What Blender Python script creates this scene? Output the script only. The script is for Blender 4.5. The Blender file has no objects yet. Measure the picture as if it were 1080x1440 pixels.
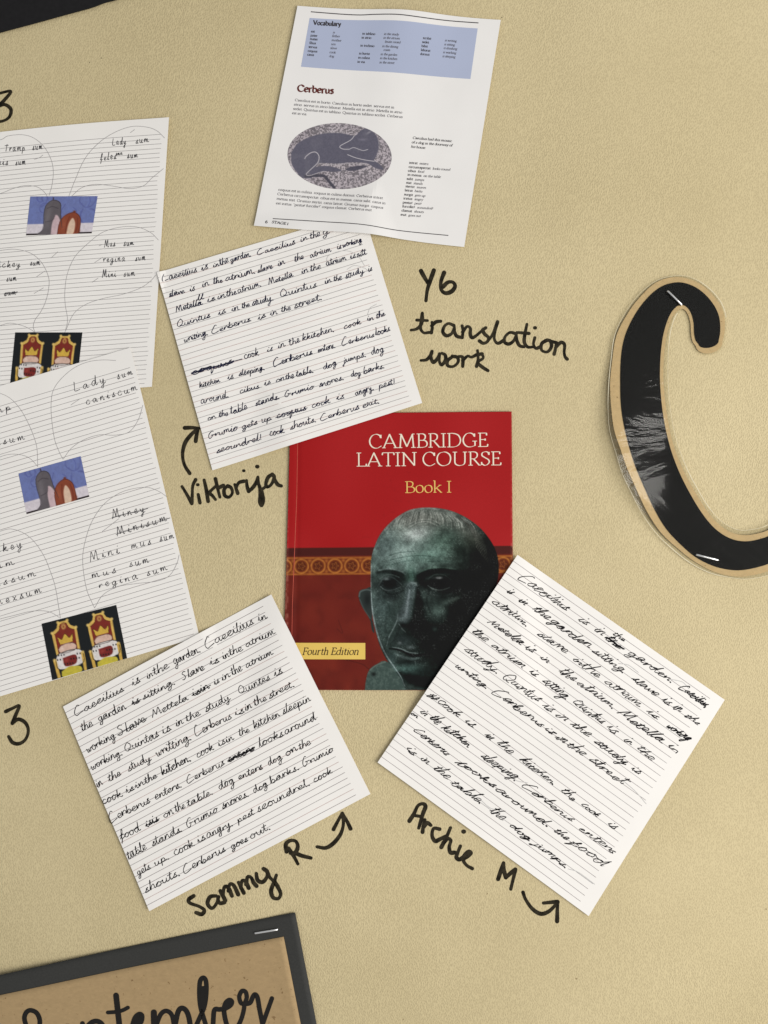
import bpy, math, random
import numpy as np
from mathutils import Vector

# ------------------------------------------------------------------ camera, light, exposure
S = 0.00052            # metres per unit of the board plan (a unit is about half a millimetre)
D = 0.78               # camera distance from the board
scene = bpy.context.scene
cam_data = bpy.data.cameras.new("camera")
cam = bpy.data.objects.new("camera", cam_data)
scene.collection.objects.link(cam)
scene.camera = cam
cam.location = (0.0, -D, 0.0)
cam.rotation_euler = (math.radians(90), 0, 0)
cam_data.sensor_fit = 'VERTICAL'
cam_data.sensor_height = 24.0
cam_data.lens = 24.0 * D / (1440 * S)
cam_data.clip_start = 0.01
cam_data.clip_end = 50

world = bpy.data.worlds.new("World")
scene.world = world
world.use_nodes = True
world.node_tree.nodes["Background"].inputs[0].default_value = (0.96, 0.98, 1.0, 1)
world.node_tree.nodes["Background"].inputs[1].default_value = 0.42

def area(name, loc, target, sx, sy, power, col):
    l = bpy.data.lights.new(name, 'AREA')
    l.shape = 'RECTANGLE'; l.size = sx; l.size_y = sy; l.energy = power; l.color = col
    o = bpy.data.objects.new(name, l); scene.collection.objects.link(o)
    o.location = loc
    d = Vector(target) - Vector(loc)
    o.rotation_euler = d.to_track_quat('-Z', 'Y').to_euler()
    return o
area("window_light", (1.55, -1.3, -0.28), (0.16, 0, -0.10), 1.5, 1.2, 41, (1.0, 0.972, 0.925))

scene.view_settings.view_transform = 'Standard'
scene.view_settings.look = 'None'
scene.view_settings.exposure = 0.0
scene.view_settings.gamma = 1.0
scene.render.engine = 'CYCLES'

# ------------------------------------------------------------------ helpers
rnd = random.Random(7)
nprs = np.random.RandomState(5)

def lin(c):
    r = []
    for v in c:
        v = v / 255.0
        r.append(v / 12.92 if v <= 0.04045 else ((v + 0.055) / 1.055) ** 2.4)
    return r

def sstep(a, b, x):
    t = np.clip((x - a) / (b - a), 0, 1)
    return t * t * (3 - 2 * t)

def board_h(x, y):      # gentle waves of the backing paper, metres
    return 0.00055 * np.sin(x / 61.0 + 0.4 * np.sin(y / 170.0)) * sstep(560, 800, x) * (1 - 0.6 * sstep(200, 700, y)) \
        + 0.0005 * np.sin(x / 150.0 + y / 210.0 + 1.0) + 0.0004 * np.sin(y / 120.0 - x / 260.0)

def quad_sdf(q, x, y):
    d = None
    n = len(q)
    area2 = sum(q[i][0] * q[(i + 1) % n][1] - q[(i + 1) % n][0] * q[i][1] for i in range(n))
    sg = 1 if area2 > 0 else -1
    for i in range(n):
        ax, ay = q[i]; bx, by = q[(i + 1) % n]
        ex, ey = bx - ax, by - ay
        L = math.hypot(ex, ey)
        dd = ((x - ax) * ey - (y - ay) * ex) / L * sg
        d = dd if d is None else np.maximum(d, dd)
    return d

def W(px, py, h):
    """plan position (units) and height off the wall (metres) -> world arrays"""
    return (np.asarray(px, float) - 540) * S, -np.asarray(h, float), (720 - np.asarray(py, float)) * S

class Acc:
    def __init__(self): self.v = []; self.f = []; self.n = 0
    def add(self, verts, faces):
        self.v.append(np.asarray(verts, float).reshape(-1, 3)); o = self.n
        self.f.extend([tuple(i + o for i in f) for f in faces]); self.n += len(self.v[-1])

def make(name, acc, mat, parent=None, origin=None, smooth=False, colors=None, label=None):
    V = np.concatenate(acc.v) if isinstance(acc, Acc) else np.asarray(acc[0], float)
    F = acc.f if isinstance(acc, Acc) else acc[1]
    org = np.array(origin) if origin is not None else (np.array(parent.location) if parent else np.zeros(3))
    me = bpy.data.meshes.new(name)
    me.from_pydata((V - org).tolist(), [], F)
    me.materials.append(mat)
    if smooth: me.polygons.foreach_set('use_smooth', [True] * len(me.polygons))
    if colors is not None:
        at = me.color_attributes.new('print', 'FLOAT_COLOR', 'POINT')
        c4 = np.ones((len(V), 4)); c4[:, :3] = colors
        at.data.foreach_set('color', c4.ravel())
    me.update()
    o = bpy.data.objects.new(name, me)
    scene.collection.objects.link(o)
    if parent: o.parent = parent
    elif origin is not None: o.location = origin
    if label: o['label'] = label
    return o

def thing(name, label, cat, px, py, h=0.0, group=None):
    o = bpy.data.objects.new(name, None)
    scene.collection.objects.link(o)
    x, y, z = W(px, py, h)
    o.location = (float(x), float(y), float(z)); o.empty_display_size = 0.02
    o['label'] = label; o['category'] = cat
    if group: o['group'] = group
    return o

# ------------------------------------------------------------------ materials
def mat_new(name, rough=0.6, spec=0.3):
    m = bpy.data.materials.new(name); m.use_nodes = True
    nt = m.node_tree; b = nt.nodes["Principled BSDF"]
    b.inputs['Roughness'].default_value = rough
    b.inputs['Specular IOR Level'].default_value = spec
    return m, nt, b

def coords(nt, scale=(1, 1, 1), rot=(0, 0, 0)):
    g = nt.nodes.new('ShaderNodeNewGeometry')
    mp = nt.nodes.new('ShaderNodeMapping')
    mp.inputs['Scale'].default_value = scale; mp.inputs['Rotation'].default_value = rot
    nt.links.new(g.outputs['Position'], mp.inputs['Vector'])
    return mp.outputs[0]

def noise(nt, vec, scale, detail=2, rough=0.5, dist=0.0):
    n = nt.nodes.new('ShaderNodeTexNoise')
    n.inputs['Scale'].default_value = scale; n.inputs['Detail'].default_value = detail
    n.inputs['Roughness'].default_value = rough; n.inputs['Distortion'].default_value = dist
    nt.links.new(vec, n.inputs['Vector']); return n.outputs[0]

def ramp(nt, fac, stops):
    r = nt.nodes.new('ShaderNodeValToRGB')
    while len(r.color_ramp.elements) < len(stops): r.color_ramp.elements.new(0.5)
    for e, (p, c) in zip(r.color_ramp.elements, stops):
        e.position = p; e.color = (*c, 1)
    nt.links.new(fac, r.inputs[0]); return r.outputs[0]

def bump(nt, b, hsock, strength, dist):
    n = nt.nodes.new('ShaderNodeBump')
    n.inputs['Strength'].default_value = strength; n.inputs['Distance'].default_value = dist
    nt.links.new(hsock, n.inputs['Height']); nt.links.new(n.outputs[0], b.inputs['Normal'])
    return n

def mul(nt, a, b_, mode='MULTIPLY', fac=1.0):
    m = nt.nodes.new('ShaderNodeMix'); m.data_type = 'RGBA'; m.blend_type = mode
    m.inputs[0].default_value = fac
    nt.links.new(a, m.inputs[6]); nt.links.new(b_, m.inputs[7]); return m.outputs[2]

def math_node(nt, op, a, b_):
    m = nt.nodes.new('ShaderNodeMath'); m.operation = op
    for i, s in enumerate((a, b_)):
        if isinstance(s, (int, float)): m.inputs[i].default_value = s
        else: nt.links.new(s, m.inputs[i])
    return m.outputs[0]

# embossed backing paper
def board_material():
    m, nt, b = mat_new('embossed_backing_paper', 0.62, 0.22)
    v = coords(nt)
    vs = coords(nt, (1.0, 1.0, 0.6), (0, math.radians(32), 0))
    vo = nt.nodes.new('ShaderNodeTexVoronoi'); vo.inputs['Scale'].default_value = 1080
    nt.links.new(vs, vo.inputs['Vector'])
    fine = noise(nt, vs, 420, 1, 0.5, 0.0)
    peb = math_node(nt, 'ADD', math_node(nt, 'MULTIPLY', vo.outputs['Distance'], 1.0), math_node(nt, 'MULTIPLY', fine, 0.35))
    mottle = noise(nt, v, 7, 3, 0.5)
    c1 = ramp(nt, mottle, [(0.3, lin((198, 182, 142))), (0.7, lin((208, 192, 152)))])
    c2 = ramp(nt, peb, [(0.25, (0.85, 0.84, 0.82)), (0.85, (1.05, 1.05, 1.04))])
    spk = noise(nt, v, 260, 1)
    c3 = ramp(nt, spk, [(0.17, (0.6, 0.55, 0.5)), (0.19, (1, 1, 1))])
    nt.links.new(mul(nt, mul(nt, c1, c2), c3), b.inputs['Base Color'])
    amt = noise(nt, v, 5, 2)
    st = ramp(nt, amt, [(0.3, (0.35,) * 3), (0.7, (1,) * 3)])
    bm = bump(nt, b, peb, 0.5, 0.0011)
    nt.links.new(math_node(nt, 'MULTIPLY', st, 0.34), bm.inputs['Strength'])
    return m

def paper_material(name, c, tint=0.02):
    m, nt, b = mat_new(name, 0.65, 0.2)
    v = coords(nt)
    n = noise(nt, v, 30, 4)
    c = lin(c)
    nt.links.new(ramp(nt, n, [(0.3, tuple(k * (1 - tint) for k in c)), (0.7, tuple(min(1, k * (1 + tint)) for k in c))]), b.inputs['Base Color'])
    bump(nt, b, noise(nt, v, 1400, 3), 0.12, 0.0001)
    return m

def flat_material(name, c, rough=0.6, spec=0.3, var=0.12, scale=300):
    m, nt, b = mat_new(name, rough, spec)
    c = lin(c)
    n = noise(nt, coords(nt), scale, 3)
    nt.links.new(ramp(nt, n, [(0.3, tuple(k * (1 - var) for k in c)), (0.7, tuple(min(1, k * (1 + var)) for k in c))]), b.inputs['Base Color'])
    return m

def print_material(name, rough=0.5, spec=0.3, grain=0.05, gs=1200):
    m, nt, b = mat_new(name, rough, spec)
    a = nt.nodes.new('ShaderNodeAttribute'); a.attribute_name = 'print'
    n = noise(nt, coords(nt), gs, 3)
    g = ramp(nt, n, [(0.3, (1 - grain,) * 3), (0.7, (1 + grain,) * 3)])
    nt.links.new(mul(nt, a.outputs['Color'], g), b.inputs['Base Color'])
    return m

def kraft_material(name, c, flecks=True):
    m, nt, b = mat_new(name, 0.75, 0.15)
    v = coords(nt)
    c = lin(c)
    vs = coords(nt, (0.6, 1, 1), (0, math.radians(12), 0))
    n = noise(nt, vs, 420, 6, 0.7)
    base = ramp(nt, n, [(0.3, tuple(k * 0.9 for k in c)), (0.72, tuple(k * 1.08 for k in c))])
    f = noise(nt, v, 330, 2, 0.6)
    fl = ramp(nt, f, [(0.26, (0.62, 0.56, 0.5)), (0.32, (1, 1, 1)), (0.74, (1, 1, 1)), (0.79, (1.3, 1.28, 1.2))])
    nt.links.new(mul(nt, base, fl), b.inputs['Base Color'])
    bump(nt, b, n, 0.15, 0.0002)
    return m

M = {}
M['board'] = board_material()
M['paper'] = paper_material('white_paper', (243, 239, 234))
M['page'] = paper_material('copier_paper', (237, 234, 231))
M['rule_grey'] = flat_material('printed_grey_rule', (150, 146, 146))
M['rule_dark'] = flat_material('printed_dark_rule', (136, 126, 128))
M['rule_pink'] = flat_material('printed_pink_rule', (190, 165, 160))
M['blue_ink'] = flat_material('blue_black_ballpoint', (30, 32, 58), 0.6, 0.1, 0.4, 500)
M['black_ink'] = flat_material('black_ballpoint', (20, 18, 22), 0.6, 0.1, 0.4, 500)
M['pencil'] = flat_material('pencil_graphite', (64, 62, 66), 0.5, 0.3, 0.3, 900)
M['faint'] = flat_material('faint_pencil', (160, 156, 156), 0.5, 0.3, 0.15, 900)
M['erased'] = flat_material('rubbed_pencil', (196, 194, 192), 0.5, 0.3, 0.1, 900)
M['marker'] = flat_material('black_marker', (44, 39, 28), 0.65, 0.10, 0.75, 230)
M['print_black'] = flat_material('printed_black', (62, 58, 62), 0.6, 0.2)
M['print_grey'] = flat_material('printed_small_type', (84, 80, 86), 0.6, 0.2)
M['print_maroon'] = flat_material('printed_maroon', (98, 40, 34), 0.6, 0.2)
M['print_blue'] = paper_material('printed_pale_blue', (176, 184, 208))
M['white_ink'] = flat_material('printed_white_title', (238, 226, 205), 0.5, 0.3, 0.04)
M['yellow_ink'] = flat_material('printed_yellow_title', (228, 190, 105), 0.5, 0.3, 0.05)
M['yellow_label'] = flat_material('yellow_edition_panel', (228, 194, 98), 0.5, 0.3, 0.04, 60)
M['edition_ink'] = flat_material('edition_lettering', (58, 34, 16), 0.5, 0.3)
M['pages'] = paper_material('page_block_edges', (214, 204, 180))
M['cover_back'] = flat_material('cover_card', (150, 30, 30))
M['crease'] = flat_material('cover_crease_wear', (196, 84, 66), 0.5, 0.4)
M['cover'] = print_material('glossy_book_cover', 0.5, 0.12, 0.05)
M['picture'] = print_material('printed_picture', 0.6, 0.2, 0.05)
M['mount'] = flat_material('charcoal_card', (56, 56, 54), 0.7, 0.2, 0.1, 900)
M['kraft'] = kraft_material('kraft_card', (170, 144, 106))
M['kraft_letter'] = kraft_material('kraft_letter_backing', (216, 188, 142))
M['black_vinyl'] = flat_material('black_letter_paper', (20, 19, 18), 0.7, 0.1, 0.1, 60)
M['black_card'] = flat_material('black_card', (27, 26, 27), 0.7, 0.2, 0.15, 300)
M['lettering'] = flat_material('black_cut_lettering', (26, 23, 20), 0.55, 0.25, 0.1)
mm, nt, b = mat_new('bright_staple_wire', 0.28, 0.5)
b.inputs['Metallic'].default_value = 1.0; b.inputs['Base Color'].default_value = (0.93, 0.92, 0.9, 1)
bump(nt, b, noise(nt, coords(nt), 900, 2), 0.1, 0.0002)
M['staple'] = mm

def film_material():
    m = bpy.data.materials.new('laminating_film'); m.use_nodes = True
    nt = m.node_tree; nt.nodes.clear()
    out = nt.nodes.new('ShaderNodeOutputMaterial')
    tr = nt.nodes.new('ShaderNodeBsdfTransparent'); tr.inputs[0].default_value = (0.965, 0.965, 0.95, 1)
    gl = nt.nodes.new('ShaderNodeBsdfGlossy'); gl.inputs['Roughness'].default_value = 0.10
    fr = nt.nodes.new('ShaderNodeFresnel'); fr.inputs[0].default_value = 1.5
    mx = nt.nodes.new('ShaderNodeMixShader')
    vs = coords(nt, (0.7, 1, 2.0), (0, math.radians(-14), 0))
    n1 = noise(nt, vs, 15, 4, 0.55, 0.6)
    n2 = noise(nt, vs, 60, 2, 0.5, 0.3)
    hh = math_node(nt, 'ADD', n1, math_node(nt, 'MULTIPLY', n2, 0.06))
    bp = nt.nodes.new('ShaderNodeBump'); bp.inputs['Strength'].default_value = 0.5; bp.inputs['Distance'].default_value = 0.0035
    nt.links.new(hh, bp.inputs['Height'])
    nt.links.new(bp.outputs[0], gl.inputs['Normal'])
    f2 = math_node(nt, 'ADD', math_node(nt, 'MULTIPLY', fr.outputs[0], 0.32), 0.0)
    nt.links.new(f2, mx.inputs[0]); nt.links.new(tr.outputs[0], mx.inputs[1]); nt.links.new(gl.outputs[0], mx.inputs[2])
    nt.links.new(mx.outputs[0], out.inputs[0])
    return m
M['film'] = film_material()
M['film_glint'] = flat_material('painted_film_glint', (222, 212, 184), 0.25, 0.6, 0.06)  # pale colour for the highlight painted along the film's cut edge

# ------------------------------------------------------------------ strokes
def catmull(P, n=4):
    P = np.asarray(P, float)
    if len(P) < 3: return P
    Q = np.vstack([2 * P[0] - P[1], P, 2 * P[-1] - P[-2]])
    out = []
    t = np.linspace(0, 1, n, endpoint=False)[:, None]
    for i in range(1, len(Q) - 2):
        p0, p1, p2, p3 = Q[i - 1], Q[i], Q[i + 1], Q[i + 2]
        out.append(0.5 * ((2 * p1) + (-p0 + p2) * t + (2 * p0 - 5 * p1 + 4 * p2 - p3) * t ** 2 + (-p0 + 3 * p1 - 3 * p2 + p3) * t ** 3))
    out.append(P[-1:])
    return np.vstack(out)

def densify(P, step):
    out = [P[0]]
    for a, b_ in zip(P[:-1], P[1:]):
        k = max(1, int(np.hypot(*(b_ - a)) / step))
        for j in range(1, k + 1): out.append(a + (b_ - a) * j / k)
    return np.array(out)

_stk = [0]
def ribbon(acc, P, w, hf, cap=True, widths=None, lift=0.00006, step=0.000003):
    P = np.asarray(P, float)
    keep = [0] + [i for i in range(1, len(P)) if np.hypot(*(P[i] - P[i - 1])) > 1e-4]
    P = P[keep]
    if widths is not None: widths = np.asarray(widths)[keep]
    n = len(P)
    if n < 2: return
    T = np.gradient(P, axis=0)
    L = np.hypot(T[:, 0], T[:, 1]); L[L < 1e-9] = 1
    T /= L[:, None]
    N = np.stack([-T[:, 1], T[:, 0]], 1)
    ww = (np.full(n, w) if widths is None else widths) * 0.5
    A = P + N * ww[:, None]; B = P - N * ww[:, None]
    pts = [A, B]; faces = []
    for i in range(n - 1): faces.append((i, n + i, n + i + 1, i + 1))
    k = 2 * n
    if cap:
        for end in (0, n - 1):
            sgn = -1 if end == 0 else 1
            arc = []
            a0 = math.atan2(N[end, 1], N[end, 0])
            m_ = 5 if w > 2 else 2
            for j in range(1, m_ + 1):
                an = a0 - sgn * math.pi * j / (m_ + 1)
                arc.append(P[end] + ww[end] * np.array([math.cos(an), math.sin(an)]))
            pts.append(np.array(arc))
            idx = [end] + list(range(k, k + m_)) + [n + end]
            faces.append(tuple(idx if sgn < 0 else idx[::-1])[::-1]); k += m_
    Q = np.vstack(pts)
    _stk[0] = (_stk[0] + 1) % 14
    h = hf(Q[:, 0], Q[:, 1]) + lift + _stk[0] * step
    x, y, z = W(Q[:, 0], Q[:, 1], h)
    acc.add(np.stack([x, y, z], 1), faces)

# ------------------------------------------------------------------ joined handwriting alphabet (x-height 100, strokes are x,y lists)
CUR = {
 'a': (98, '62,85 40,100 12,72 6,30 25,0 48,22 66,92 64,30 76,2 96,15'),
 'b': (92, '4,20 28,140 34,198 22,150 16,10 26,55 50,92 72,60 58,5 26,6 88,22'),
 'c': (78, '62,82 42,100 12,62 14,12 44,0 76,22'),
 'd': (100, '62,82 40,100 8,52 24,0 52,28 76,200 70,60 76,4 98,15'),
 'e': (72, '4,30 44,52 52,86 30,100 8,52 24,2 70,24'),
 'f': (66, '0,20 36,120 56,190 40,200 26,120 16,-30 6,-90 16,-40 34,10 66,30', '4,94 56,100'),
 'g': (92, '62,86 40,100 10,66 20,8 48,30 68,96 60,-20 40,-88 10,-80 24,-36 90,16'),
 'h': (86, '4,20 26,150 32,200 20,150 10,0 26,62 50,94 62,66 62,8 86,16'),
 'i': (48, '0,22 18,92 16,24 28,0 48,18', '27,142 33,150'),
 'j': (46, '14,92 18,0 -2,-90 -20,-62 46,14', '24,142 30,150'),
 'k': (84, '4,20 26,160 28,192 18,100 10,0 24,52 58,96 54,58 28,44 66,0 84,12'),
 'l': (46, '0,12 26,140 36,198 24,160 16,40 28,0 46,16'),
 'm': (112, '0,50 10,94 6,4 20,70 38,94 44,8 56,70 76,94 82,10 110,14'),
 'n': (80, '0,56 10,94 6,4 24,74 48,94 54,10 78,16'),
 'o': (80, '40,100 8,62 14,6 48,6 62,56 42,98 50,80 80,76'),
 'p': (84, '4,50 14,94 2,-90 14,30 34,94 58,70 48,8 18,6 82,14'),
 'q': (88, '62,86 40,100 10,66 20,8 48,30 66,94 60,-88 74,-60 88,10'),
 'r': (62, '0,50 12,96 8,4 20,62 42,94 62,78'),
 's': (58, '0,10 36,84 46,100 24,80 44,38 36,4 4,6 58,14'),
 't': (52, '0,20 22,120 26,165 18,90 18,14 32,0 52,18', '-4,112 48,122'),
 'u': (84, '0,80 8,92 8,22 28,0 48,36 58,94 54,22 66,0 84,15'),
 'v': (66, '0,88 10,80 24,2 46,90 66,84'),
 'w': (96, '0,80 10,86 14,8 34,10 46,80 50,14 70,10 82,90 96,80'),
 'x': (62, '0,88 18,80 36,8 60,10', '54,94 6,4'),
 'y': (84, '0,90 10,30 30,12 54,94 50,0 30,-90 4,-74 26,-32 84,14'),
 'z': (64, '4,92 50,94 6,4 60,6'),
 'A': (120, '0,0 50,150 62,180 84,80 100,0', '26,64 92,70'),
 'C': (130, '82,172 60,186 18,112 4,42 22,-8 60,0 118,24'),
 'G': (124, '80,172 54,186 14,110 4,40 24,-8 56,14 74,70 44,76 112,70'),
 'L': (100, '20,170 10,80 8,4 50,0 92,10'),
 'M': (150, '2,0 20,80 36,176 52,90 64,24 84,110 104,176 112,80 118,6 142,14'),
 'Q': (118, '50,176 12,130 10,50 44,12 84,50 90,120 54,178', '46,44 76,14 112,8'),
 'S': (108, '84,160 56,184 26,146 56,100 66,46 38,4 4,14'),
 'T': (104, '50,168 44,80 40,2', '0,160 50,166 98,172'),
 'R': (110, '12,0 16,90 18,170 60,172 74,134 40,96 24,90 60,40 96,4'),
 'F': (90, '14,0 18,90 20,168', '20,168 50,170 84,172', '16,90 62,94'),
 'K': (100, '12,0 16,90 18,170', '80,160 20,84 84,2'),
}
def parse(g):
    return [np.array([[float(a) for a in p.split(',')] for p in s.split()]) / 100.0 for s in g]
CURP = {k: (v[0] / 100.0, parse(v[1:])) for k, v in CUR.items()}

def hand_word(acc, word, p0, p1, xh, slant, w, hf, joined=True, jit=0.06, gap=0.0, struck=False, hscale=1.0, ang=False):
    p0 = np.array(p0, float); p1 = np.array(p1, float)
    d = p1 - p0; L = np.hypot(*d); d /= L
    up = np.array([d[1], -d[0]])
    adv = 0.0
    for c in word: adv += (CURP[c][0] if c in CURP else 0.45) + gap
    adv = max(adv, 0.3)
    sx = L / adv
    def T(q): return p0 + d * (q[:, :1] * sx + slant * q[:, 1:] * xh) + up * q[:, 1:] * xh * hscale
    x = 0.0; run = []
    def flush():
        nonlocal run
        if run:
            P = catmull(np.vstack(run), 2 if ang else 4)
            P = T(P)
            ws = w * (0.82 + 0.36 * np.abs(np.sin(np.arange(len(P)) * 0.37 + rnd.random() * 6)))
            ribbon(acc, P, w, hf, widths=ws)
        run = []
    for c in word:
        if c in CURP:
            a, strokes = CURP[c]
            dy = rnd.uniform(-jit, jit); s = 1 + rnd.uniform(-jit, jit) * 1.4
            off = np.array([x, dy])
            q = strokes[0] * np.array([1, s]) + off
            if c.isupper(): q = q * np.array([1, 1.16])
            q = q + nprs.uniform(-jit, jit, q.shape) * 0.5
            if not joined or c.isupper(): flush()
            run.append(q)
            if not joined or c.isupper(): flush()
            for e in strokes[1:]:
                e2 = T(catmull(e * np.array([1, s]) + off + rnd.uniform(-0.04, 0.04), 3))
                ribbon(acc, e2, w, hf)
            x += a + gap
        else:
            flush()
            if c in '.,':
                q = np.array([[x + .12, .02], [x + .2, -.02 if c == '.' else -.3]])
            elif c == '!':
                ribbon(acc, T(np.array([[x + .2, .02], [x + .24, .06]])), w, hf)
                q = np.array([[x + .2, .4], [x + .25, 1.6]])
            elif c == '-': q = np.array([[x + .05, .4], [x + .4, .45]])
            else: q = None
            if q is not None: ribbon(acc, T(q), w * (1.7 if c in '.,' else 1.1), hf)
            x += 0.45 + gap
    flush()
    if struck:
        for k in range(struck if isinstance(struck, int) else 1):
            y0 = .35 + .25 * k + rnd.uniform(-.05, .05)
            q = catmull(np.array([[-.1, y0], [adv * .35, y0 + .1], [adv * .7, y0 - .05], [adv + .15, y0 + .1]]), 5)
            ribbon(acc, T(q), w, hf)

# ------------------------------------------------------------------ serif printing alphabet; l = straight stroke, s = smooth stroke, cap 150, x-height 100
SER = {
 'A': '140|l 12,2 68,150|l 66,150 124,2|l 34,50 102,50|l -2,2 30,2|l 104,2 144,2',
 'B': '108|l 26,2 26,148|s 6,148 34,149 64,148 84,130 82,98 62,80 28,78|s 52,78 84,74 101,48 94,16 62,2 6,2',
 'C': '128|s 114,112 102,138 72,151 36,136 13,92 16,44 42,8 80,0 120,24|l 115,144 115,108',
 'D': '142|l 26,2 26,148|s 6,148 60,149 106,130 128,80 114,28 72,3 6,2',
 'E': '100|l 26,2 26,148|l 6,148 84,148|l 26,78 72,78|l 6,2 92,2|l 84,148 86,122|l 92,2 96,28|l 72,88 72,66',
 'F': '94|l 26,2 26,148|l 6,148 86,148|l 26,76 72,76|l 6,2 48,2|l 86,148 88,122|l 72,88 72,64',
 'G': '142|s 116,112 102,138 72,151 36,136 13,92 16,44 42,8 80,0 120,14|l 116,144 116,110|l 120,12 120,62|l 96,62 138,62',
 'I': '58|l 29,2 29,148|l 7,148 51,148|l 7,2 51,2',
 'L': '98|l 26,2 26,148|l 6,148 48,148|l 6,2 92,2|l 92,2 96,28',
 'M': '172|l 24,2 34,148|l 34,148 86,12|l 86,12 140,148|l 138,148 148,2|l 6,2 44,2|l 126,2 168,2|l 16,148 36,148|l 138,148 158,148',
 'N': '152|l 26,2 26,146|l 26,146 124,4|l 124,4 124,148|l 6,2 46,2|l 8,148 30,148|l 104,148 146,148',
 'O': '148|s 74,151 34,136 13,92 18,38 48,4 84,1 122,24 136,76 126,122 96,147 74,151',
 'Q': '148|s 74,151 34,136 13,92 18,38 48,4 84,1 122,24 136,76 126,122 96,147 74,151|s 78,2 100,-20 140,-34',
 'R': '116|l 26,2 26,148|s 6,148 60,149 86,130 84,94 60,74 28,72|l 54,72 104,4|l 6,2 46,2|l 98,2 120,2',
 'S': '94|s 80,116 70,142 48,150 20,138 16,108 44,84 74,62 82,34 62,6 36,0 12,20|l 80,146 80,114|l 12,36 12,4',
 'T': '118|l 59,2 59,148|l 8,148 110,148|l 38,2 80,2|l 8,148 4,122|l 110,148 114,122',
 'U': '146|s 28,148 27,80 30,24 56,2 88,2 114,20 120,60 120,148|l 8,148 48,148|l 102,148 140,148',
 'V': '134|l 16,148 68,2|l 66,2 118,148|l 0,148 34,148|l 100,148 134,148',
 'a': '84|s 14,78 30,99 52,98 60,80 60,14 78,2|s 60,58 26,48 12,28 22,4 44,6 60,24',
 'b': '96|l 20,8 20,158|l 4,156 20,158|s 20,70 40,97 70,92 86,56 74,12 44,0 20,8',
 'c': '78|s 68,78 50,99 24,88 10,52 24,12 50,0 72,18',
 'd': '98|l 76,2 76,158|l 60,156 76,158|s 76,76 56,98 24,88 10,48 24,8 52,2 76,26|l 76,2 92,6',
 'e': '80|s 12,56 70,62 58,96 34,98 12,68 14,26 38,1 74,18',
 'f': '54|s 68,148 50,158 34,144 28,110 28,2|l 6,97 54,97|l 10,2 48,2',
 'g': '88|s 42,98 16,84 18,52 42,38 66,54 66,84 42,98|s 28,42 16,24 36,8 72,0 78,-26 48,-50 14,-40 14,-12 36,6|l 60,90 84,97',
 'h': '98|l 20,2 20,158|l 4,156 20,158|s 20,70 44,98 68,90 74,60 74,2|l 6,2 36,2|l 60,2 90,2',
 'i': '48|l 24,2 24,97|l 8,95 24,97|l 8,2 40,2|l 21,134 28,140',
 'j': '44|s 24,97 24,10 20,-34 2,-44|l 8,95 24,97|l 21,134 28,140',
 'k': '94|l 20,2 20,158|l 4,156 20,158|l 20,44 72,97|l 38,58 84,2|l 6,2 36,2|l 74,2 94,2|l 58,97 86,97',
 'l': '46|l 23,2 23,158|l 7,156 23,158|l 7,2 39,2',
 'm': '150|l 20,2 20,97|l 4,95 20,97|s 20,70 42,98 62,92 70,64 70,2|s 72,70 94,98 114,92 122,64 122,2|l 6,2 34,2|l 58,2 84,2|l 110,2 138,2',
 'n': '100|l 20,2 20,97|l 4,95 20,97|s 20,70 44,98 68,90 76,62 76,2|l 6,2 36,2|l 62,2 92,2',
 'o': '90|s 45,99 18,84 9,48 22,10 48,0 74,18 81,54 70,88 45,99',
 'p': '96|l 20,-48 20,97|l 4,95 20,97|s 20,72 42,98 70,92 86,52 72,8 46,0 20,16|l 4,-48 38,-48',
 'q': '96|l 76,-48 76,97|s 76,76 56,98 24,88 10,48 24,8 52,2 76,26|l 60,-48 94,-48',
 'r': '68|l 20,2 20,97|l 4,95 20,97|s 20,66 40,96 64,94|l 6,2 38,2',
 's': '68|s 56,78 44,98 22,94 16,72 36,56 54,38 50,10 28,0 10,18',
 't': '58|s 26,128 26,60 28,14 40,2 56,10|l 6,97 54,97',
 'u': '98|s 20,97 20,30 34,2 56,8 74,32|l 76,97 76,2|l 6,97 20,97|l 62,97 76,97|l 76,2 92,4',
 'v': '90|l 12,97 46,2|l 44,2 78,97|l 0,97 28,97|l 64,97 90,97',
 'w': '132|l 12,97 38,2|l 38,2 66,90|l 66,90 94,2|l 94,2 120,97|l 0,97 26,97|l 108,97 132,97',
 'x': '90|l 12,97 76,2|l 76,97 12,2|l 0,97 28,97|l 62,2 90,2',
 'y': '90|l 12,97 48,4|s 80,97 48,4 34,-38 8,-46|l 0,97 28,97|l 66,97 90,97',
 'z': '80|l 10,97 68,97|l 68,97 10,2|l 10,2 72,2',
 '1': '62|l 32,2 32,140|l 14,124 32,140|l 12,2 52,2',
 '6': '84|s 70,136 36,116 12,62 22,12 46,0 72,22 70,62 46,78 18,58',
 '.': '40|l 16,6 22,10', ',': '40|s 18,8 22,-8 12,-24', '!': '44|l 20,6 24,10|l 22,36 22,146',
 '"': '50|l 16,120 16,150|l 32,120 32,150', ' ': '42|', '-': '50|l 8,50 42,50', '(': '48|s 38,156 16,100 16,30 38,-30', ')': '48|s 10,156 32,100 32,30 10,-30',
}
SERP = {}
for k, v in SER.items():
    p = v.split('|'); st = []
    for s in p[1:]:
        if s.strip():
            q = np.array([[float(a) for a in t.split(',')] for t in s[2:].split()]) / 100
            st.append((s[0], q))
    SERP[k] = (float(p[0]) / 100, st)

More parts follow.
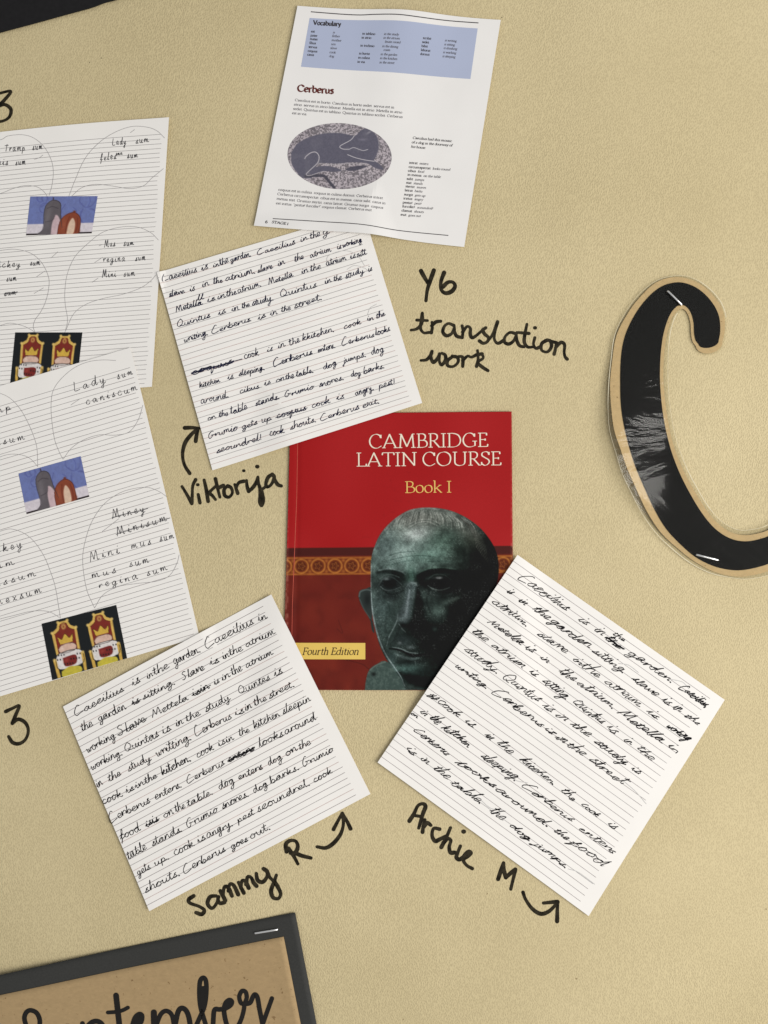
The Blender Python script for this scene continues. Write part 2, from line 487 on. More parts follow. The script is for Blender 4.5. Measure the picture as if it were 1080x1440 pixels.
def serif_text(acc, text, p0, p1, xh, wt, hf, slant=0.0, thin=0.42, nib=25, track=0.0, lift=0.00006, step=0.000004):
    """wt = heavy stroke width in x-heights"""
    p0 = np.array(p0, float); p1 = np.array(p1, float)
    d = p1 - p0; L = np.hypot(*d); d /= L
    up = np.array([d[1], -d[0]])
    adv = sum(SERP[c][0] + track for c in text) - track
    sx = L / adv
    x = 0.0
    big = xh > 5
    for c in text:
        a, sts = SERP[c]
        for kind, q in sts:
            q = q + np.array([x, 0])
            if kind == 's': q = catmull(q, 5 if big else 2)
            elif big: q = np.array([q[0] + (q[1] - q[0]) * t for t in (0, .5, 1)]) if len(q) == 2 else q
            P = p0 + d * (q[:, :1] * sx + slant * q[:, 1:] * xh) + up * q[:, 1:] * xh
            T = np.gradient(q * np.array([sx / xh, 1]), axis=0)
            th = np.arctan2(T[:, 1], T[:, 0]) - math.radians(nib)
            ws = wt * xh * (thin + (1 - thin) * np.abs(np.sin(th)))
            ribbon(acc, P, wt * xh, hf, widths=ws, cap=False, lift=lift, step=step)
        x += a + track

# ------------------------------------------------------------------ sheets
def inv_uv(q, x, y):
    TL, TR, BR, BL = [np.array(p, float) for p in q]
    e = (TR - TL + BR - BL) / 2; f = (BL - TL + BR - TR) / 2
    det = e[0] * f[1] - e[1] * f[0]
    dx, dy = x - TL[0], y - TL[1]
    return (dx * f[1] - dy * f[0]) / det, (e[0] * dy - e[1] * dx) / det

class Sheet:
    def __init__(self, quad, base, below, curl, warp=None, thick=0.00016):
        self.q = quad; self.base = base; self.below = below; self.curl = curl; self.warp = warp; self.t = thick
    def h(self, x, y):
        r = board_h(x, y) + self.base
        for q, t, R in self.below:
            r = r + t * (1 - sstep(0, R, quad_sdf(q, x, y)))
        u, v = inv_uv(self.q, x, y)
        return r + self.curl(np.clip(u, 0, 1), np.clip(v, 0, 1))
    def pos(self, u, v):
        TL, TR, BR, BL = [np.array(p, float) for p in self.q]
        u = np.asarray(u)[..., None]; v = np.asarray(v)[..., None]
        p = TL * (1 - u) * (1 - v) + TR * u * (1 - v) + BR * u * v + BL * (1 - u) * v
        if self.warp is not None:
            dx, dy = self.warp(u[..., 0], v[..., 0]); p = p + np.stack([dx, dy], -1)
        return p
    def mesh(self, step=5.0):
        TL, TR, BR, BL = [np.array(p, float) for p in self.q]
        nu = int(np.hypot(*(TR - TL)) / step) + 2; nv = int(np.hypot(*(BL - TL)) / step) + 2
        uu, vv = np.meshgrid(np.linspace(0, 1, nu), np.linspace(0, 1, nv))
        p = self.pos(uu, vv)
        hh = self.h(p[..., 0], p[..., 1])
        acc = Acc()
        top = np.stack(W(p[..., 0], p[..., 1], hh), -1).reshape(-1, 3)
        bot = np.stack(W(p[..., 0], p[..., 1], hh - self.t), -1).reshape(-1, 3)
        n = nu * nv; F = []
        for j in range(nv - 1):
            for i in range(nu - 1):
                a = j * nu + i
                F.append((a, a + nu, a + nu + 1, a + 1)); F.append((n + a, n + a + 1, n + a + nu + 1, n + a + nu))
        ring = [i for i in range(nu)] + [j * nu + nu - 1 for j in range(1, nv)] + [(nv - 1) * nu + i for i in range(nu - 2, -1, -1)] + [j * nu for j in range(nv - 2, 0, -1)]
        for a, b_ in zip(ring, ring[1:] + ring[:1]): F.append((a, b_, n + b_, n + a))
        acc.add(np.vstack([top, bot]), F)
        return acc

def grid_print(sheet, quad, colfn, nu, nv, lift=0.00014, mask=None):
    """flat print laid on a sheet: a grid of coloured vertices"""
    TL, TR, BR, BL = [np.array(p, float) for p in quad]
    uu, vv = np.meshgrid(np.linspace(0, 1, nu), np.linspace(0, 1, nv))
    u = uu[..., None]; v = vv[..., None]
    p = TL * (1 - u) * (1 - v) + TR * u * (1 - v) + BR * u * v + BL * (1 - u) * v
    x, y, z = W(p[..., 0], p[..., 1], sheet.h(p[..., 0], p[..., 1]) + lift)
    col = colfn(p[..., 0], p[..., 1], uu, vv).reshape(-1, 3)
    idx = np.arange(nu * nv).reshape(nv, nu)
    f = np.stack([idx[:-1, :-1], idx[1:, :-1], idx[1:, 1:], idx[:-1, 1:]], -1).reshape(-1, 4)
    V = np.stack([x, y, z], -1).reshape(-1, 3)
    if mask is not None:
        mk = mask(p[..., 0], p[..., 1])
        ok = (mk[:-1, :-1] | mk[1:, 1:]).ravel()
        f = f[ok]
        used = np.unique(f); remap = -np.ones(len(V), int); remap[used] = np.arange(len(used))
        f = remap[f]; V = V[used]; col = col[used]
    return (V, f.tolist()), col

# ------------------------------------------------------------------ painting flat prints
def vnoise(x, y, s, seed=0):
    r = np.random.RandomState(seed).rand(64, 64)
    xs = x / s; ys = y / s
    xi = np.floor(xs).astype(int); yi = np.floor(ys).astype(int)
    fx = xs - xi; fy = ys - yi
    fx = fx * fx * (3 - 2 * fx); fy = fy * fy * (3 - 2 * fy)
    g = lambda a, b_: r[a % 64, b_ % 64]
    return (g(xi, yi) * (1 - fx) + g(xi + 1, yi) * fx) * (1 - fy) + (g(xi, yi + 1) * (1 - fx) + g(xi + 1, yi + 1) * fx) * fy

class Paint:
    """colour canvas sampled at plan points; all coordinates in a traced frame (scale k, offset ox, oy)"""
    def __init__(self, X, Y, base, k=1.0, ox=0.0, oy=0.0):
        self.x = (X - ox) * k; self.y = (Y - oy) * k
        self.c = np.ones(X.shape + (3,)) * np.array(base, float)
        self.k = k
    def mix(self, a, col): self.c += a[..., None] * (np.array(col, float) - self.c)
    def seg(self, P, closed=False, widths=None):
        P = np.asarray(P, float)
        if closed: P = np.vstack([P, P[:1]])
        best = np.full(self.x.shape, 1e9)
        for i in range(len(P) - 1):
            a, b_ = P[i], P[i + 1]
            e = b_ - a; L2 = max(e @ e, 1e-9)
            t = np.clip(((self.x - a[0]) * e[0] + (self.y - a[1]) * e[1]) / L2, 0, 1)
            d = np.hypot(self.x - a[0] - t * e[0], self.y - a[1] - t * e[1])
            if widths is not None: d = d - (widths[i] * (1 - t) + widths[i + 1] * t) / 2
            best = np.minimum(best, d)
        return best
    def sdf(self, P):
        P = np.asarray(P, float); d = self.seg(P, True)
        ins = np.zeros(self.x.shape, bool)
        n = len(P)
        for i in range(n):
            x1, y1 = P[i]; x2, y2 = P[(i + 1) % n]
            c = ((y1 > self.y) != (y2 > self.y)) & (self.x < (x2 - x1) * (self.y - y1) / ((y2 - y1) or 1e-9) + x1)
            ins ^= c
        return np.where(ins, -d, d)
    def poly(self, P, col, feather=4, alpha=1.0, smooth=True, clip=None):
        if smooth: P = catmull(list(P) + [P[0]], 4)[:-1]
        a = alpha * (1 - sstep(-feather / 2, feather / 2, self.sdf(P)))
        if clip is not None: a = a * clip
        self.mix(a, col); return a
    def line(self, P, w, col, feather=3, alpha=1.0, clip=None):
        P = catmull(P, 4)
        n = len(P)
        ws = np.interp(np.linspace(0, 1, n), np.linspace(0, 1, len(w)), w) if hasattr(w, '__len__') else np.full(n, w)
        a = alpha * (1 - sstep(-feather / 2, feather / 2, self.seg(P, widths=ws)))
        if clip is not None: a = a * clip
        self.mix(a, col); return a
    def blob(self, x, y, rx, ry, col, alpha=1.0, ang=0, clip=None, p=1.0):
        c, s = math.cos(math.radians(ang)), math.sin(math.radians(ang))
        dx, dy = self.x - x, self.y - y
        r = ((dx * c + dy * s) / rx) ** 2 + ((-dx * s + dy * c) / ry) ** 2
        a = alpha * np.exp(-(r ** p))
        if clip is not None: a = a * clip
        self.mix(a, col)
    def out(self):
        c = np.clip(self.c, 0, 255) / 255
        return np.where(c <= 0.04045, c / 12.92, ((c + 0.055) / 1.055) ** 2.4)

# ================================================================== THE SETTING
xs = np.arange(-460, 1541, 10.0); ys = np.arange(-460, 1901, 10.0)
X, Y = np.meshgrid(xs, ys)
x, y, z = W(X, Y, board_h(X, Y))
idx = np.arange(X.size).reshape(X.shape)
faces = np.stack([idx[:-1, :-1], idx[1:, :-1], idx[1:, 1:], idx[:-1, 1:]], -1).reshape(-1, 4)
board = make('wall', (np.stack([x, y, z], -1).reshape(-1, 3), faces.tolist()), M['board'], smooth=True)
board['kind'] = 'structure'
board['label'] = 'beige embossed backing paper of the display wall'

# ---------------- footprints
PAGE = [(418.5, 9), (704, 29), (652.5, 348.5), (357.5, 318.5)]
NOTE_V = [(221.5, 384), (510.7, 297.6), (593.5, 567.5), (299, 661.5)]
NOTE_S = [(89.6, 993), (382, 835.5), (521, 1115.8), (211, 1279.5)]
NOTE_A = [(727, 780), (1019, 984), (827, 1286.6), (531, 1071)]
Y_TOP = [(-150, 200), (238.5, 166.5), (214, 544), (-172, 572)]
Y_BOT = [(-205, 603), (184, 489), (281, 895), (-110, 1012)]
BOOK = [(408.5, 582), (719, 579), (722.5, 971), (398, 969.5)]
BT = 0.0014

sh_ytop = Sheet(Y_TOP, 0.0004, [], lambda u, v: 0.0012 * u ** 6 + 0.0006 * (1 - v) ** 4, warp=lambda u, v: (0 * u, -2.0 * np.sin(np.pi * np.clip((u - .38) / .62, 0, 1)) * (1 - v)))
sh_ybot = Sheet(Y_BOT, 0.0007, [(Y_TOP, 0.0004, 25)], lambda u, v: 0.0010 * u ** 5 * (1 - v) ** 2 + 0.0007 * v ** 6)
sh_book = Sheet(BOOK, BT, [], lambda u, v: -0.0003 * np.exp(-((u - .035) / .012) ** 2) + 0.0004 * u ** 4, thick=0.0003)
sh_v = Sheet(NOTE_V, 0.0005, [(BOOK, BT + 0.0006, 55), (Y_TOP, 0.0014, 10)], lambda u, v: 0.0008 * (1 - u) ** 4 + 0.0008 * u ** 5 + 0.0005 * np.sin(u * 5 + v * 3) ** 2)
sh_s = Sheet(NOTE_S, 0.0006, [(BOOK, BT + 0.0006, 55), (Y_BOT, 0.0017, 26)], lambda u, v: 0.0009 * (1 - u) ** 4 + 0.0006 * np.sin(u * 4 - v * 4) ** 2 + 0.0006 * v ** 5)
sh_a = Sheet(NOTE_A, 0.0007, [(BOOK, BT + 0.0006, 55)], lambda u, v: 0.0011 * (1 - u) ** 4 + 0.0007 * v ** 6 + 0.0005 * np.sin(u * 4 + v * 3) ** 2)
sh_page = Sheet(PAGE, 0.0009, [(NOTE_V, 0.0018, 40)], lambda u, v: 0.0028 * np.exp(-((u - .52) / .16) ** 2) * (0.35 + 0.65 * (2 * v - 1) ** 2) + 0.001 * u ** 5 + 0.0008 * (1 - u) ** 5,
                warp=lambda u, v: (0 * u, (-3.2 * np.exp(-((u - .52) / .26) ** 2)) * (0.6 + 0.5 * (2 * v - 1) ** 2)))

def tr(k, ox, oy): return lambda P: [(a / k + ox, b_ / k + oy) for a, b_ in P]

def ruled(sheet, us, ue, vs, mats, w, parent, seg=40):
    accs = {}
    for i, v in enumerate(vs):
        m = mats[i % len(mats)]
        a = accs.setdefault(m, Acc())
        ee = ue + rnd.uniform(-0.004, 0.004)
        uu = np.linspace(us, ee, seg)
        p = sheet.pos(uu, np.full(seg, v) + 0.0006 * np.sin(uu * 5 + i))
        ribbon(a, p, w, sheet.h, cap=False, lift=0.00004, step=0.000001)
    for m, a in accs.items(): make('ruled_lines', a, M[m], parent)

def place_text(sheet, lines, k, ox, oy, parent, mat, xh, slant, w, jit=0.07, ang=False, wander=1.2, hscale=1.0):
    for (x0, y0, x1, y1, words) in lines:
        acc = Acc()
        wob = rnd.uniform(-1, 1)
        for wd in words.split():
            word, a, b_ = wd.split(':')[:3]
            if wd == words.split()[0]: a = float(a) + 3.5
            st = wd.count('~'); bold = wd.count('*'); word = word.replace('~', '').replace('*', '')
            a = float(a); b_ = float(b_) - (3.0 if len(word) > 2 else 0)
            ya = y0 + (y1 - y0) * (a - x0) / (x1 - x0) + rnd.uniform(-1, 1) * wander
            yb = y0 + (y1 - y0) * (b_ - x0) / (x1 - x0) + rnd.uniform(-1, 1) * wander
            hand_word(acc, word, (a / k + ox, ya / k + oy), (b_ / k + ox, yb / k + oy), xh * rnd.uniform(.93, 1.08), slant + rnd.uniform(-.06, .06), w * (1 + .18 * bold), sheet.h, jit=jit, struck=st, ang=ang, hscale=hscale * rnd.uniform(.9, 1.1))
        make('handwritten_line', acc, M[mat], parent)

# ================================================================== TEXTBOOK PAGE
pg = thing('textbook_page', 'printed white textbook page with pale blue vocabulary box and oval dog mosaic picture', 'page', 531, 176)
make('page_sheet', sh_page.mesh(4), M['page'], pg, smooth=False)
b3 = tr(3.6, 410, 10); c3 = tr(3.086, 350, 170)
# blue box as a small grid following the sheet
def box_col(X, Y, u, v): return np.ones(X.shape + (3,)) * np.array(lin((172, 180, 205)))
def wavedy(u): return -2.4 * np.exp(-((u - .5) / .26) ** 2)
qb = b3([(92, 57), (942, 110), (905, 366), (48, 304)])
uu, vv = np.meshgrid(np.linspace(0, 1, 60), np.linspace(0, 1, 20))
Q = [np.array(p) for p in qb]; U = uu[..., None]; V_ = vv[..., None]
p = Q[0] * (1 - U) * (1 - V_) + Q[1] * U * (1 - V_) + Q[2] * U * V_ + Q[3] * (1 - U) * V_
p[..., 1] += wavedy(uu) * (1 - .7 * vv)
x, y, z = W(p[..., 0], p[..., 1], sh_page.h(p[..., 0], p[..., 1]) + 0.00004)
idx = np.arange(1200).reshape(20, 60)
f = np.stack([idx[:-1, :-1], idx[1:, :-1], idx[1:, 1:], idx[:-1, 1:]], -1).reshape(-1, 4).tolist()
make('vocabulary_box', (np.stack([x, y, z], -1).reshape(-1, 3), f), M['print_blue'], pg, label='pale blue vocabulary box across the top of the page')
for P, wv in ((b3([(98, 26), (320, 41), (420, 41), (530, 45), (640, 57), (780, 70), (946, 82)]), 1.3), (c3([(105, 427), (300, 441), (470, 455), (640, 478), (865, 500)]), 1.1)):
    a = Acc(); ribbon(a, densify(catmull(P, 6), 6), wv, sh_page.h, cap=False)
    make('page_rule', a, M['print_black'], pg)

def ptext(name, mat, items, xh, wt, slant=0.0, f=b3, thin=.45):
    a = Acc()
    for t, x0, y0, x1, y1 in items:
        q = f([(x0, y0), (x1, y1)])
        serif_text(a, t, q[0], q[1], xh, wt, sh_page.h, slant=slant, thin=thin, lift=0.00008, step=0.000002)
    make(name, a, M[mat], pg)
ptext('vocabulary_heading', 'print_black', [('Vocabulary', 109, 91, 250, 98)], 4.0, .46)
ptext('story_title', 'print_maroon', [('Cerberus', 29, 428, 213, 440)], 6.0, .44)
def col(words, xy, wd=.0):
    r = []
    for w_, (x0, y0) in zip(words, xy):
        L = wd * sum(SERP[c][0] for c in w_)
        r.append((w_, x0, y0, x0 + L, y0 + L * .07))
    return r
k1 = 9.2
latc = [col(['est', 'pater', 'mater', 'filius', 'servus', 'coquus', 'canis'], [(99, 130), (96, 150), (93, 168), (90, 188), (86, 208), (82, 228), (79, 247)], k1), col(['in tablino', 'in atrio', 'in triclinio', 'in horto', 'in culina', 'in via'], [(358, 141), (354, 161), (348, 201), (341, 241), (337, 262), (333, 283)], k1), col(['scribit', 'sedet', 'bibit', 'laborat', 'dormit'], [(664, 166), (660, 186), (657, 206), (654, 226), (651, 246)], k1)]
for lat in latc: ptext('vocabulary_words', 'print_black', lat, 2.15, .36)
engc = [col(['is', 'father', 'mother', 'son', 'slave', 'cook', 'dog'], [(208, 134), (204, 152), (202, 173), (199, 193), (195, 213), (191, 234), (189, 254)], k1), col(['in the study', 'in the atrium', '(main room)', 'in the dining', 'room', 'in the garden', 'in the kitchen', 'in the street'], [(467, 146), (464, 165), (472, 185), (458, 207), (465, 226), (450, 247), (447, 267), (444, 288)], k1 * .93), col(['is writing', 'is sitting', 'is drinking', 'is working', 'is sleeping'], [(775, 175), (772, 195), (769, 214), (766, 235), (763, 255)], k1 * .93)]
for eng in engc: ptext('vocabulary_meanings', 'print_grey', eng, 2.1, .28, slant=.22)
ptext('story_text', 'print_grey', [
 ('Caecilius est in horto. Caecilius in horto sedet. servus est in', 17, 478, 520, 517),
 ('atrio. servus in atrio laborat. Metella est in atrio. Metella in atrio', 12, 500, 560, 542),
 ('sedet. Quintus est in tablino. Quintus in tablino scribit. Cerberus', 8, 522, 562, 565),
 ('est in via.', 3, 544, 80, 550)], 2.25, .27)
ptext('story_text', 'print_grey', [
 ('coquus est in culina. coquus in culina dormit. Cerberus intrat.', 128, 305, 585, 345),
 ('Cerberus circumspectat. cibus est in mensa. canis salit. canis in', 124, 324, 593, 367),
 ('mensa stat. Grumio stertit. canis latrat. Grumio surgit. coquus', 121, 344, 583, 387),
 ('est iratus. "pestis! furcifer!" coquus clamat. Cerberus exit.', 118, 364, 537, 400)], 2.3, .27, f=c3)
ptext('picture_caption', 'print_black', [
 ('Caecilius had this mosaic', 710, 80, 880, 94), ('of a dog in the doorway of', 706, 99, 882, 113), ('his house.', 703, 118, 768, 124)], 2.2, .32, slant=.2, f=c3)
vl = [('intrat', 'enters', 695, 188, 778), ('circumspectat', 'looks round', 693, 206, 873), ('cibus', 'food', 690, 223, 760), ('in mensa', 'on the table', 688, 240, 832), ('salit', 'jumps', 684, 258, 760), ('stat', 'stands', 682, 275, 753), ('stertit', 'snores', 679, 291, 768), ('latrat', 'barks', 676, 308, 752), ('surgit', 'gets up', 673, 326, 765), ('iratus', 'angry', 670, 343, 755), ('pestis!', 'pest!', 667, 361, 748), ('furcifer!', 'scoundrel!', 665, 378, 798), ('clamat', 'shouts', 662, 396, 758), ('exit', 'goes out', 658, 414, 745)]
i1 = []; i2 = []
for l_, e_, x0, y0, x1 in vl:
    wl = sum(SERP[c][0] for c in l_); we = sum(SERP[c][0] for c in e_) * .95
    k_ = (x1 - x0) / (wl + we + .9)
    i1.append((l_, x0, y0, x0 + wl * k_, y0 + wl * k_ * .07)); xs_ = x0 + (wl + .9) * k_
    i2.append((e_, xs_, y0 + (xs_ - x0) * .07, x1, y0 + (x1 - x0) * .07))
ptext('word_list', 'print_black', i1, 2.15, .36, f=c3)
ptext('word_list_meanings', 'print_grey', i2, 2.1, .28, slant=.22, f=c3)
ptext('page_number', 'print_black', [('6', 72, 447, 82, 448)], 3.0, .36, f=c3)
ptext('page_footer', 'print_black', [('STAGE 1', 100, 447, 172, 456)], 2.3, .40, slant=.22, f=c3)

def oval_cols(X, Y, u, v):
    g = Paint(X, Y, (150, 143, 148), 6.545, 395, 165)
    n = vnoise(g.x + 3 * vnoise(g.x, g.y, 30, 8), g.y, 9, 1); n2 = vnoise(g.x, g.y, 14, 2); n3 = vnoise(g.x, g.y, 120, 3)
    sp = sstep(.35, .65, n * .6 + n2 * .4)
    g.c = np.array((112, 106, 110)) + sp[..., None] * np.array((76, 72, 72)) + (n3[..., None] - .5) * 24
    dk = (92, 90, 104)
    body = [(95, 330), (150, 250), (230, 200), (330, 165), (440, 148), (560, 150), (660, 172), (690, 170), (740, 125), (790, 108), (860, 150), (895, 215), (898, 300), (870, 380), (860, 405), (920, 450), (945, 490), (870, 475), (790, 430), (640, 420), (520, 430), (360, 425), (310, 470), (250, 520), (290, 560), (200, 560), (140, 500), (100, 430)]
    g.poly(body, dk, 8)
    g.poly([(250, 520), (300, 470), (400, 450), (500, 465), (560, 495), (480, 505), (390, 500), (300, 530)], dk, 8)
    g.poly([(590, 490), (640, 462), (740, 450), (800, 455), (730, 485), (650, 500)], (76, 74, 86), 8)
    g.line([(230, 545), (320, 540), (400, 545), (440, 590), (490, 650)], 26, (70, 68, 78), 8)
    g.line([(220, 385), (235, 360), (280, 328), (325, 325), (352, 365), (340, 420), (290, 470), (235, 525), (265, 540), (340, 515), (400, 500)], [6, 7, 7, 7, 7, 7, 6, 6, 5, 4, 3], (200, 194, 196), 5)
    g.line([(675, 175), (640, 215), (545, 268), (570, 295), (625, 298)], 6, (205, 200, 202), 5)
    g.line([(630, 298), (670, 283), (720, 300), (760, 312), (800, 302)], 6, (190, 186, 190), 5)
    g.line([(615, 348), (690, 378), (780, 400), (860, 412)], 6, (205, 200, 202), 5)
    g.line([(340, 425), (470, 438), (620, 430), (770, 438)], 7, (170, 165, 168), 6, .8)
    g.line([(900, 215), (905, 300), (880, 380)], 6, (150, 146, 152), 5, .7)
    g.blob(750, 210, 36, 10, (130, 126, 140), .7)
    g.blob(810, 145, 26, 8, (160, 156, 162), .7, -30)
    g.mix(.16 * vnoise(g.x, g.y, 10, 4), (150, 144, 160))
    g.line([(390, 150), (470, 140), (600, 148)], 5, (150, 146, 150), 5, .6)
    g.mix(.10 * sstep(.6, .9, vnoise(g.x, g.y, 60, 14)), (150, 146, 150))
    return g.out()
th = np.linspace(0, 2 * np.pi, 73)[:-1]
# oval grid: polar rings
R_ = np.linspace(0, 1, 100)
TH, RR = np.meshgrid(np.linspace(0, 2 * np.pi, 401)[:-1], R_[1:])
ca, sa = math.cos(math.radians(3)), math.sin(math.radians(3))
ex = 73.2 * RR * np.cos(TH); ey = 46.6 * RR * np.sin(TH)
PX = 477.6 + ex * ca - ey * sa; PY = 220.2 + ex * sa + ey * ca
cols = oval_cols(PX, PY, 0, 0)
rim = (RR > .985)[..., None]
x, y, z = W(PX, PY, sh_page.h(PX, PY) + 0.00006)
nr, na = PX.shape
idx = np.arange(nr * na).reshape(nr, na); nx_ = np.roll(idx, -1, 1)
f = np.stack([idx[:-1], nx_[:-1], nx_[1:], idx[1:]], -1).reshape(-1, 4).tolist()
f.append(tuple(idx[0].tolist()))
make('mosaic_picture', (np.stack([x, y, z], -1).reshape(-1, 3), f), M['picture'], pg, colors=cols.reshape(-1, 3), label='oval grey photograph of a lying dog mosaic')

# ================================================================== BOOK
bk = thing('book', 'red and maroon paperback Latin course book with a bronze bust on its cover', 'book', 562, 776)
make('front_cover', sh_book.mesh(6), M['cover_back'], bk, smooth=True)
# page block under the cover
acc = Acc()
bq = [(411, 585), (716, 582), (719, 968), (401.5, 966.5)]
vs_ = []
for hh in (BT - 0.0010, -0.0012):
    for (qx, qy) in bq:
        vs_.append(np.array(W(qx, qy, hh + float(board_h(qx, qy)) * (1 if hh > 0 else 0))))
acc.add(vs_, [(3, 2, 1, 0), (4, 5, 6, 7), (0, 1, 5, 4), (1, 2, 6, 5), (2, 3, 7, 6), (3, 0, 4, 7)])
make('page_block', acc, M['pages'], bk)
HEAD = [(105, 480), (108, 420), (130, 340), (165, 260), (220, 190), (290, 130), (370, 85), (460, 68), (560, 70), (660, 90), (760, 135), (850, 200), (920, 280), (965, 360), (985, 440), (985, 540), (960, 640), (930, 720), (880, 820), (820, 920), (760, 1010), (700, 1100), (640, 1180), (590, 1330), (440, 1330), (350, 1320), (320, 1260), (280, 1205), (240, 1155), (200, 1090), (165, 1010), (140, 920), (120, 830), (108, 720), (105, 600)]
NECK = [(62, 1345), (75, 1240), (100, 1180), (150, 1145), (205, 1125), (300, 1180), (420, 1260), (560, 1345)]
EAR = [(20, 680), (30, 640), (70, 628), (110, 632), (112, 850), (80, 800), (40, 740)]

def bust(g):
    x_, y_ = g.x, g.y
    # bronze surface: patina noise
    n1 = vnoise(x_, y_, 60, 11); n2 = vnoise(x_, y_, 22, 12); n3 = vnoise(x_, y_, 9, 13)
    pat = (n1 * .5 + n2 * .3 + n3 * .2)
    save = g.c.copy()
    g.c = np.ones_like(g.c) * np.array((50, 62, 58))
    B = g.blob
    # broad light and dark of the printed photograph
    B(340, 400, 330, 330, (84, 104, 98), .85)
    B(480, 150, 330, 105, (104, 106, 98), .9)
    B(620, 300, 150, 110, (68, 92, 80), .8)
    B(560, 420, 160, 80, (74, 98, 88), .7)
    B(420, 250, 90, 50, (140, 148, 144), .8, -15)
    B(330, 370, 120, 50, (116, 134, 128), .6, -20)
    B(480, 400, 110, 30, (92, 124, 112), .6, -8)
    B(200, 330, 60, 100, (92, 110, 108), .6, 20)
    B(860, 620, 200, 330, (25, 28, 26), .97, 20)
    B(900, 420, 130, 240, (28, 29, 27), .93, -14)
    B(720, 900, 240, 330, (22, 24, 22), .97, 25)
    B(560, 980, 220, 150, (24, 28, 26), .8)
    B(700, 370, 60, 120, (38, 48, 42), .6)
    B(800, 290, 70, 60, (66, 74, 62), .6, 40)
    B(760, 220, 110, 50, (88, 92, 84), .6, 35)
    # left cheek plane
    B(190, 760, 90, 190, (64, 80, 78), .8)
    B(250, 900, 70, 130, (52, 66, 62), .8)
    # brow shadows and eye sockets
    g.line([(150, 515), (220, 505), (290, 520), (345, 545)], [18, 34, 40, 50], (34, 40, 38), 26, .85)
    B(240, 600, 105, 55, (30, 34, 33), .9, 4)
    g.line([(430, 560), (470, 530), (540, 505), (620, 498), (700, 515)], [60, 50, 46, 40, 24], (24, 27, 26), 26, .95)
    B(580, 590, 150, 70, (24, 27, 26), .95)
    B(300, 560, 60, 50, (26, 30, 29), .8)
    B(440, 580, 50, 50, (26, 29, 28), .8)
    g.line([(160, 500), (230, 488), (310, 505), (345, 530)], [8, 12, 10, 4], (100, 118, 114), 14, .65)
    g.line([(430, 520), (500, 488), (590, 480), (690, 492)], [5, 12, 12, 5], (76, 102, 90), 14, .6)
    # eyes
    g.poly([(165, 600), (190, 565), (225, 548), (270, 560), (300, 600), (265, 625), (210, 632)], (44, 50, 50), 12, .9)
    B(234, 592, 46, 28, (14, 15, 16), .97); B(212, 560, 22, 10, (104, 116, 114), .8)
    g.line([(162, 600), (185, 562), (222, 544), (268, 556), (318, 600)], 6, (84, 96, 94), 10, .5)
    g.line([(172, 612), (205, 636), (255, 636), (312, 614)], [5, 8, 8, 4], (104, 114, 112), 10, .6)
    g.poly([(500, 600), (530, 560), (570, 545), (620, 562), (650, 605), (600, 628), (545, 622)], (34, 36, 36), 12, .9)
    B(588, 588, 50, 32, (12, 13, 13), .97); B(572, 552, 26, 9, (112, 116, 114), .85)
    g.line([(498, 605), (535, 628), (590, 636), (650, 618)], [4, 7, 8, 4], (100, 108, 104), 10, .6)
    g.line([(490, 640), (540, 672), (600, 680), (660, 660)], 10, (48, 54, 52), 14, .7)
    B(250, 680, 80, 36, (38, 44, 43), .8)
    # glabella and nose
    B(385, 540, 40, 60, (66, 96, 84), .85)
    g.poly([(345, 600), (385, 575), (425, 600), (400, 700), (385, 800), (360, 860), (300, 850), (290, 800), (330, 720)], (66, 78, 78), 34, .85)
    g.poly([(425, 600), (470, 720), (500, 860), (470, 960), (400, 960), (380, 870), (400, 760)], (28, 32, 31), 30, .95)
    g.line([(352, 612), (372, 590), (410, 588), (424, 606)], [5, 8, 8, 5], (108, 120, 118), 12, .55)
    g.line([(372, 640), (362, 700), (354, 760), (346, 810)], [8, 13, 15, 12], (124, 136, 140), 20, .7)
    B(322, 836, 36, 26, (92, 106, 106), .8); B(345, 800, 22, 40, (96, 108, 110), .6); g.line([(428, 840), (436, 870), (420, 900)], 8, (52, 60, 58), 14, .7)
    B(420, 880, 60, 40, (18, 20, 20), .9); B(330, 880, 30, 14, (24, 28, 28), .9)
    g.line([(292, 800), (288, 840), (262, 900), (230, 960), (215, 1020)], [5, 8, 8, 7, 4], (96, 110, 108), 8, .8)
    g.line([(300, 870), (322, 905), (345, 925)], 6, (110, 122, 120), 8, .7)
    g.line([(316, 880), (290, 930), (262, 990)], 14, (38, 44, 43), 14, .6)
    # right cheek light
    B(560, 780, 62, 62, (78, 98, 90), .9, 25)
    B(620, 720, 50, 22, (62, 76, 70), .8, -25)
    B(680, 700, 40, 14, (66, 76, 70), .7, -20)
    B(545, 905, 18, 16, (70, 86, 82), .8)
    # mouth
    B(330, 980, 60, 40, (58, 70, 70), .7); B(305, 1000, 14, 12, (104, 114, 114), .8); B(380, 1030, 30, 12, (90, 102, 102), .8)
    g.line([(232, 1040), (290, 1045), (350, 1066), (400, 1088), (460, 1082), (530, 1060)], [6, 14, 18, 20, 16, 6], (16, 18, 18), 10, .95)
    g.line([(255, 1030), (310, 1040), (370, 1066), (430, 1072)], [4, 8, 8, 4], (104, 118, 116), 7, .8)
    g.line([(270, 1075), (320, 1095), (380, 1112), (440, 1104)], [10, 20, 22, 10], (74, 88, 86), 14, .8)
    B(370, 1135, 90, 18, (28, 34, 33), .8)
    B(350, 1180, 110, 34, (64, 92, 86), .9)
    B(420, 1230, 80, 40, (34, 46, 43), .7); B(250, 1110, 40, 60, (56, 74, 72), .7)
    # jaw shadow on the neck
    g.line([(300, 1200), (360, 1240), (450, 1270), (560, 1260)], [20, 50, 70, 70], (22, 30, 28), 40, .85)
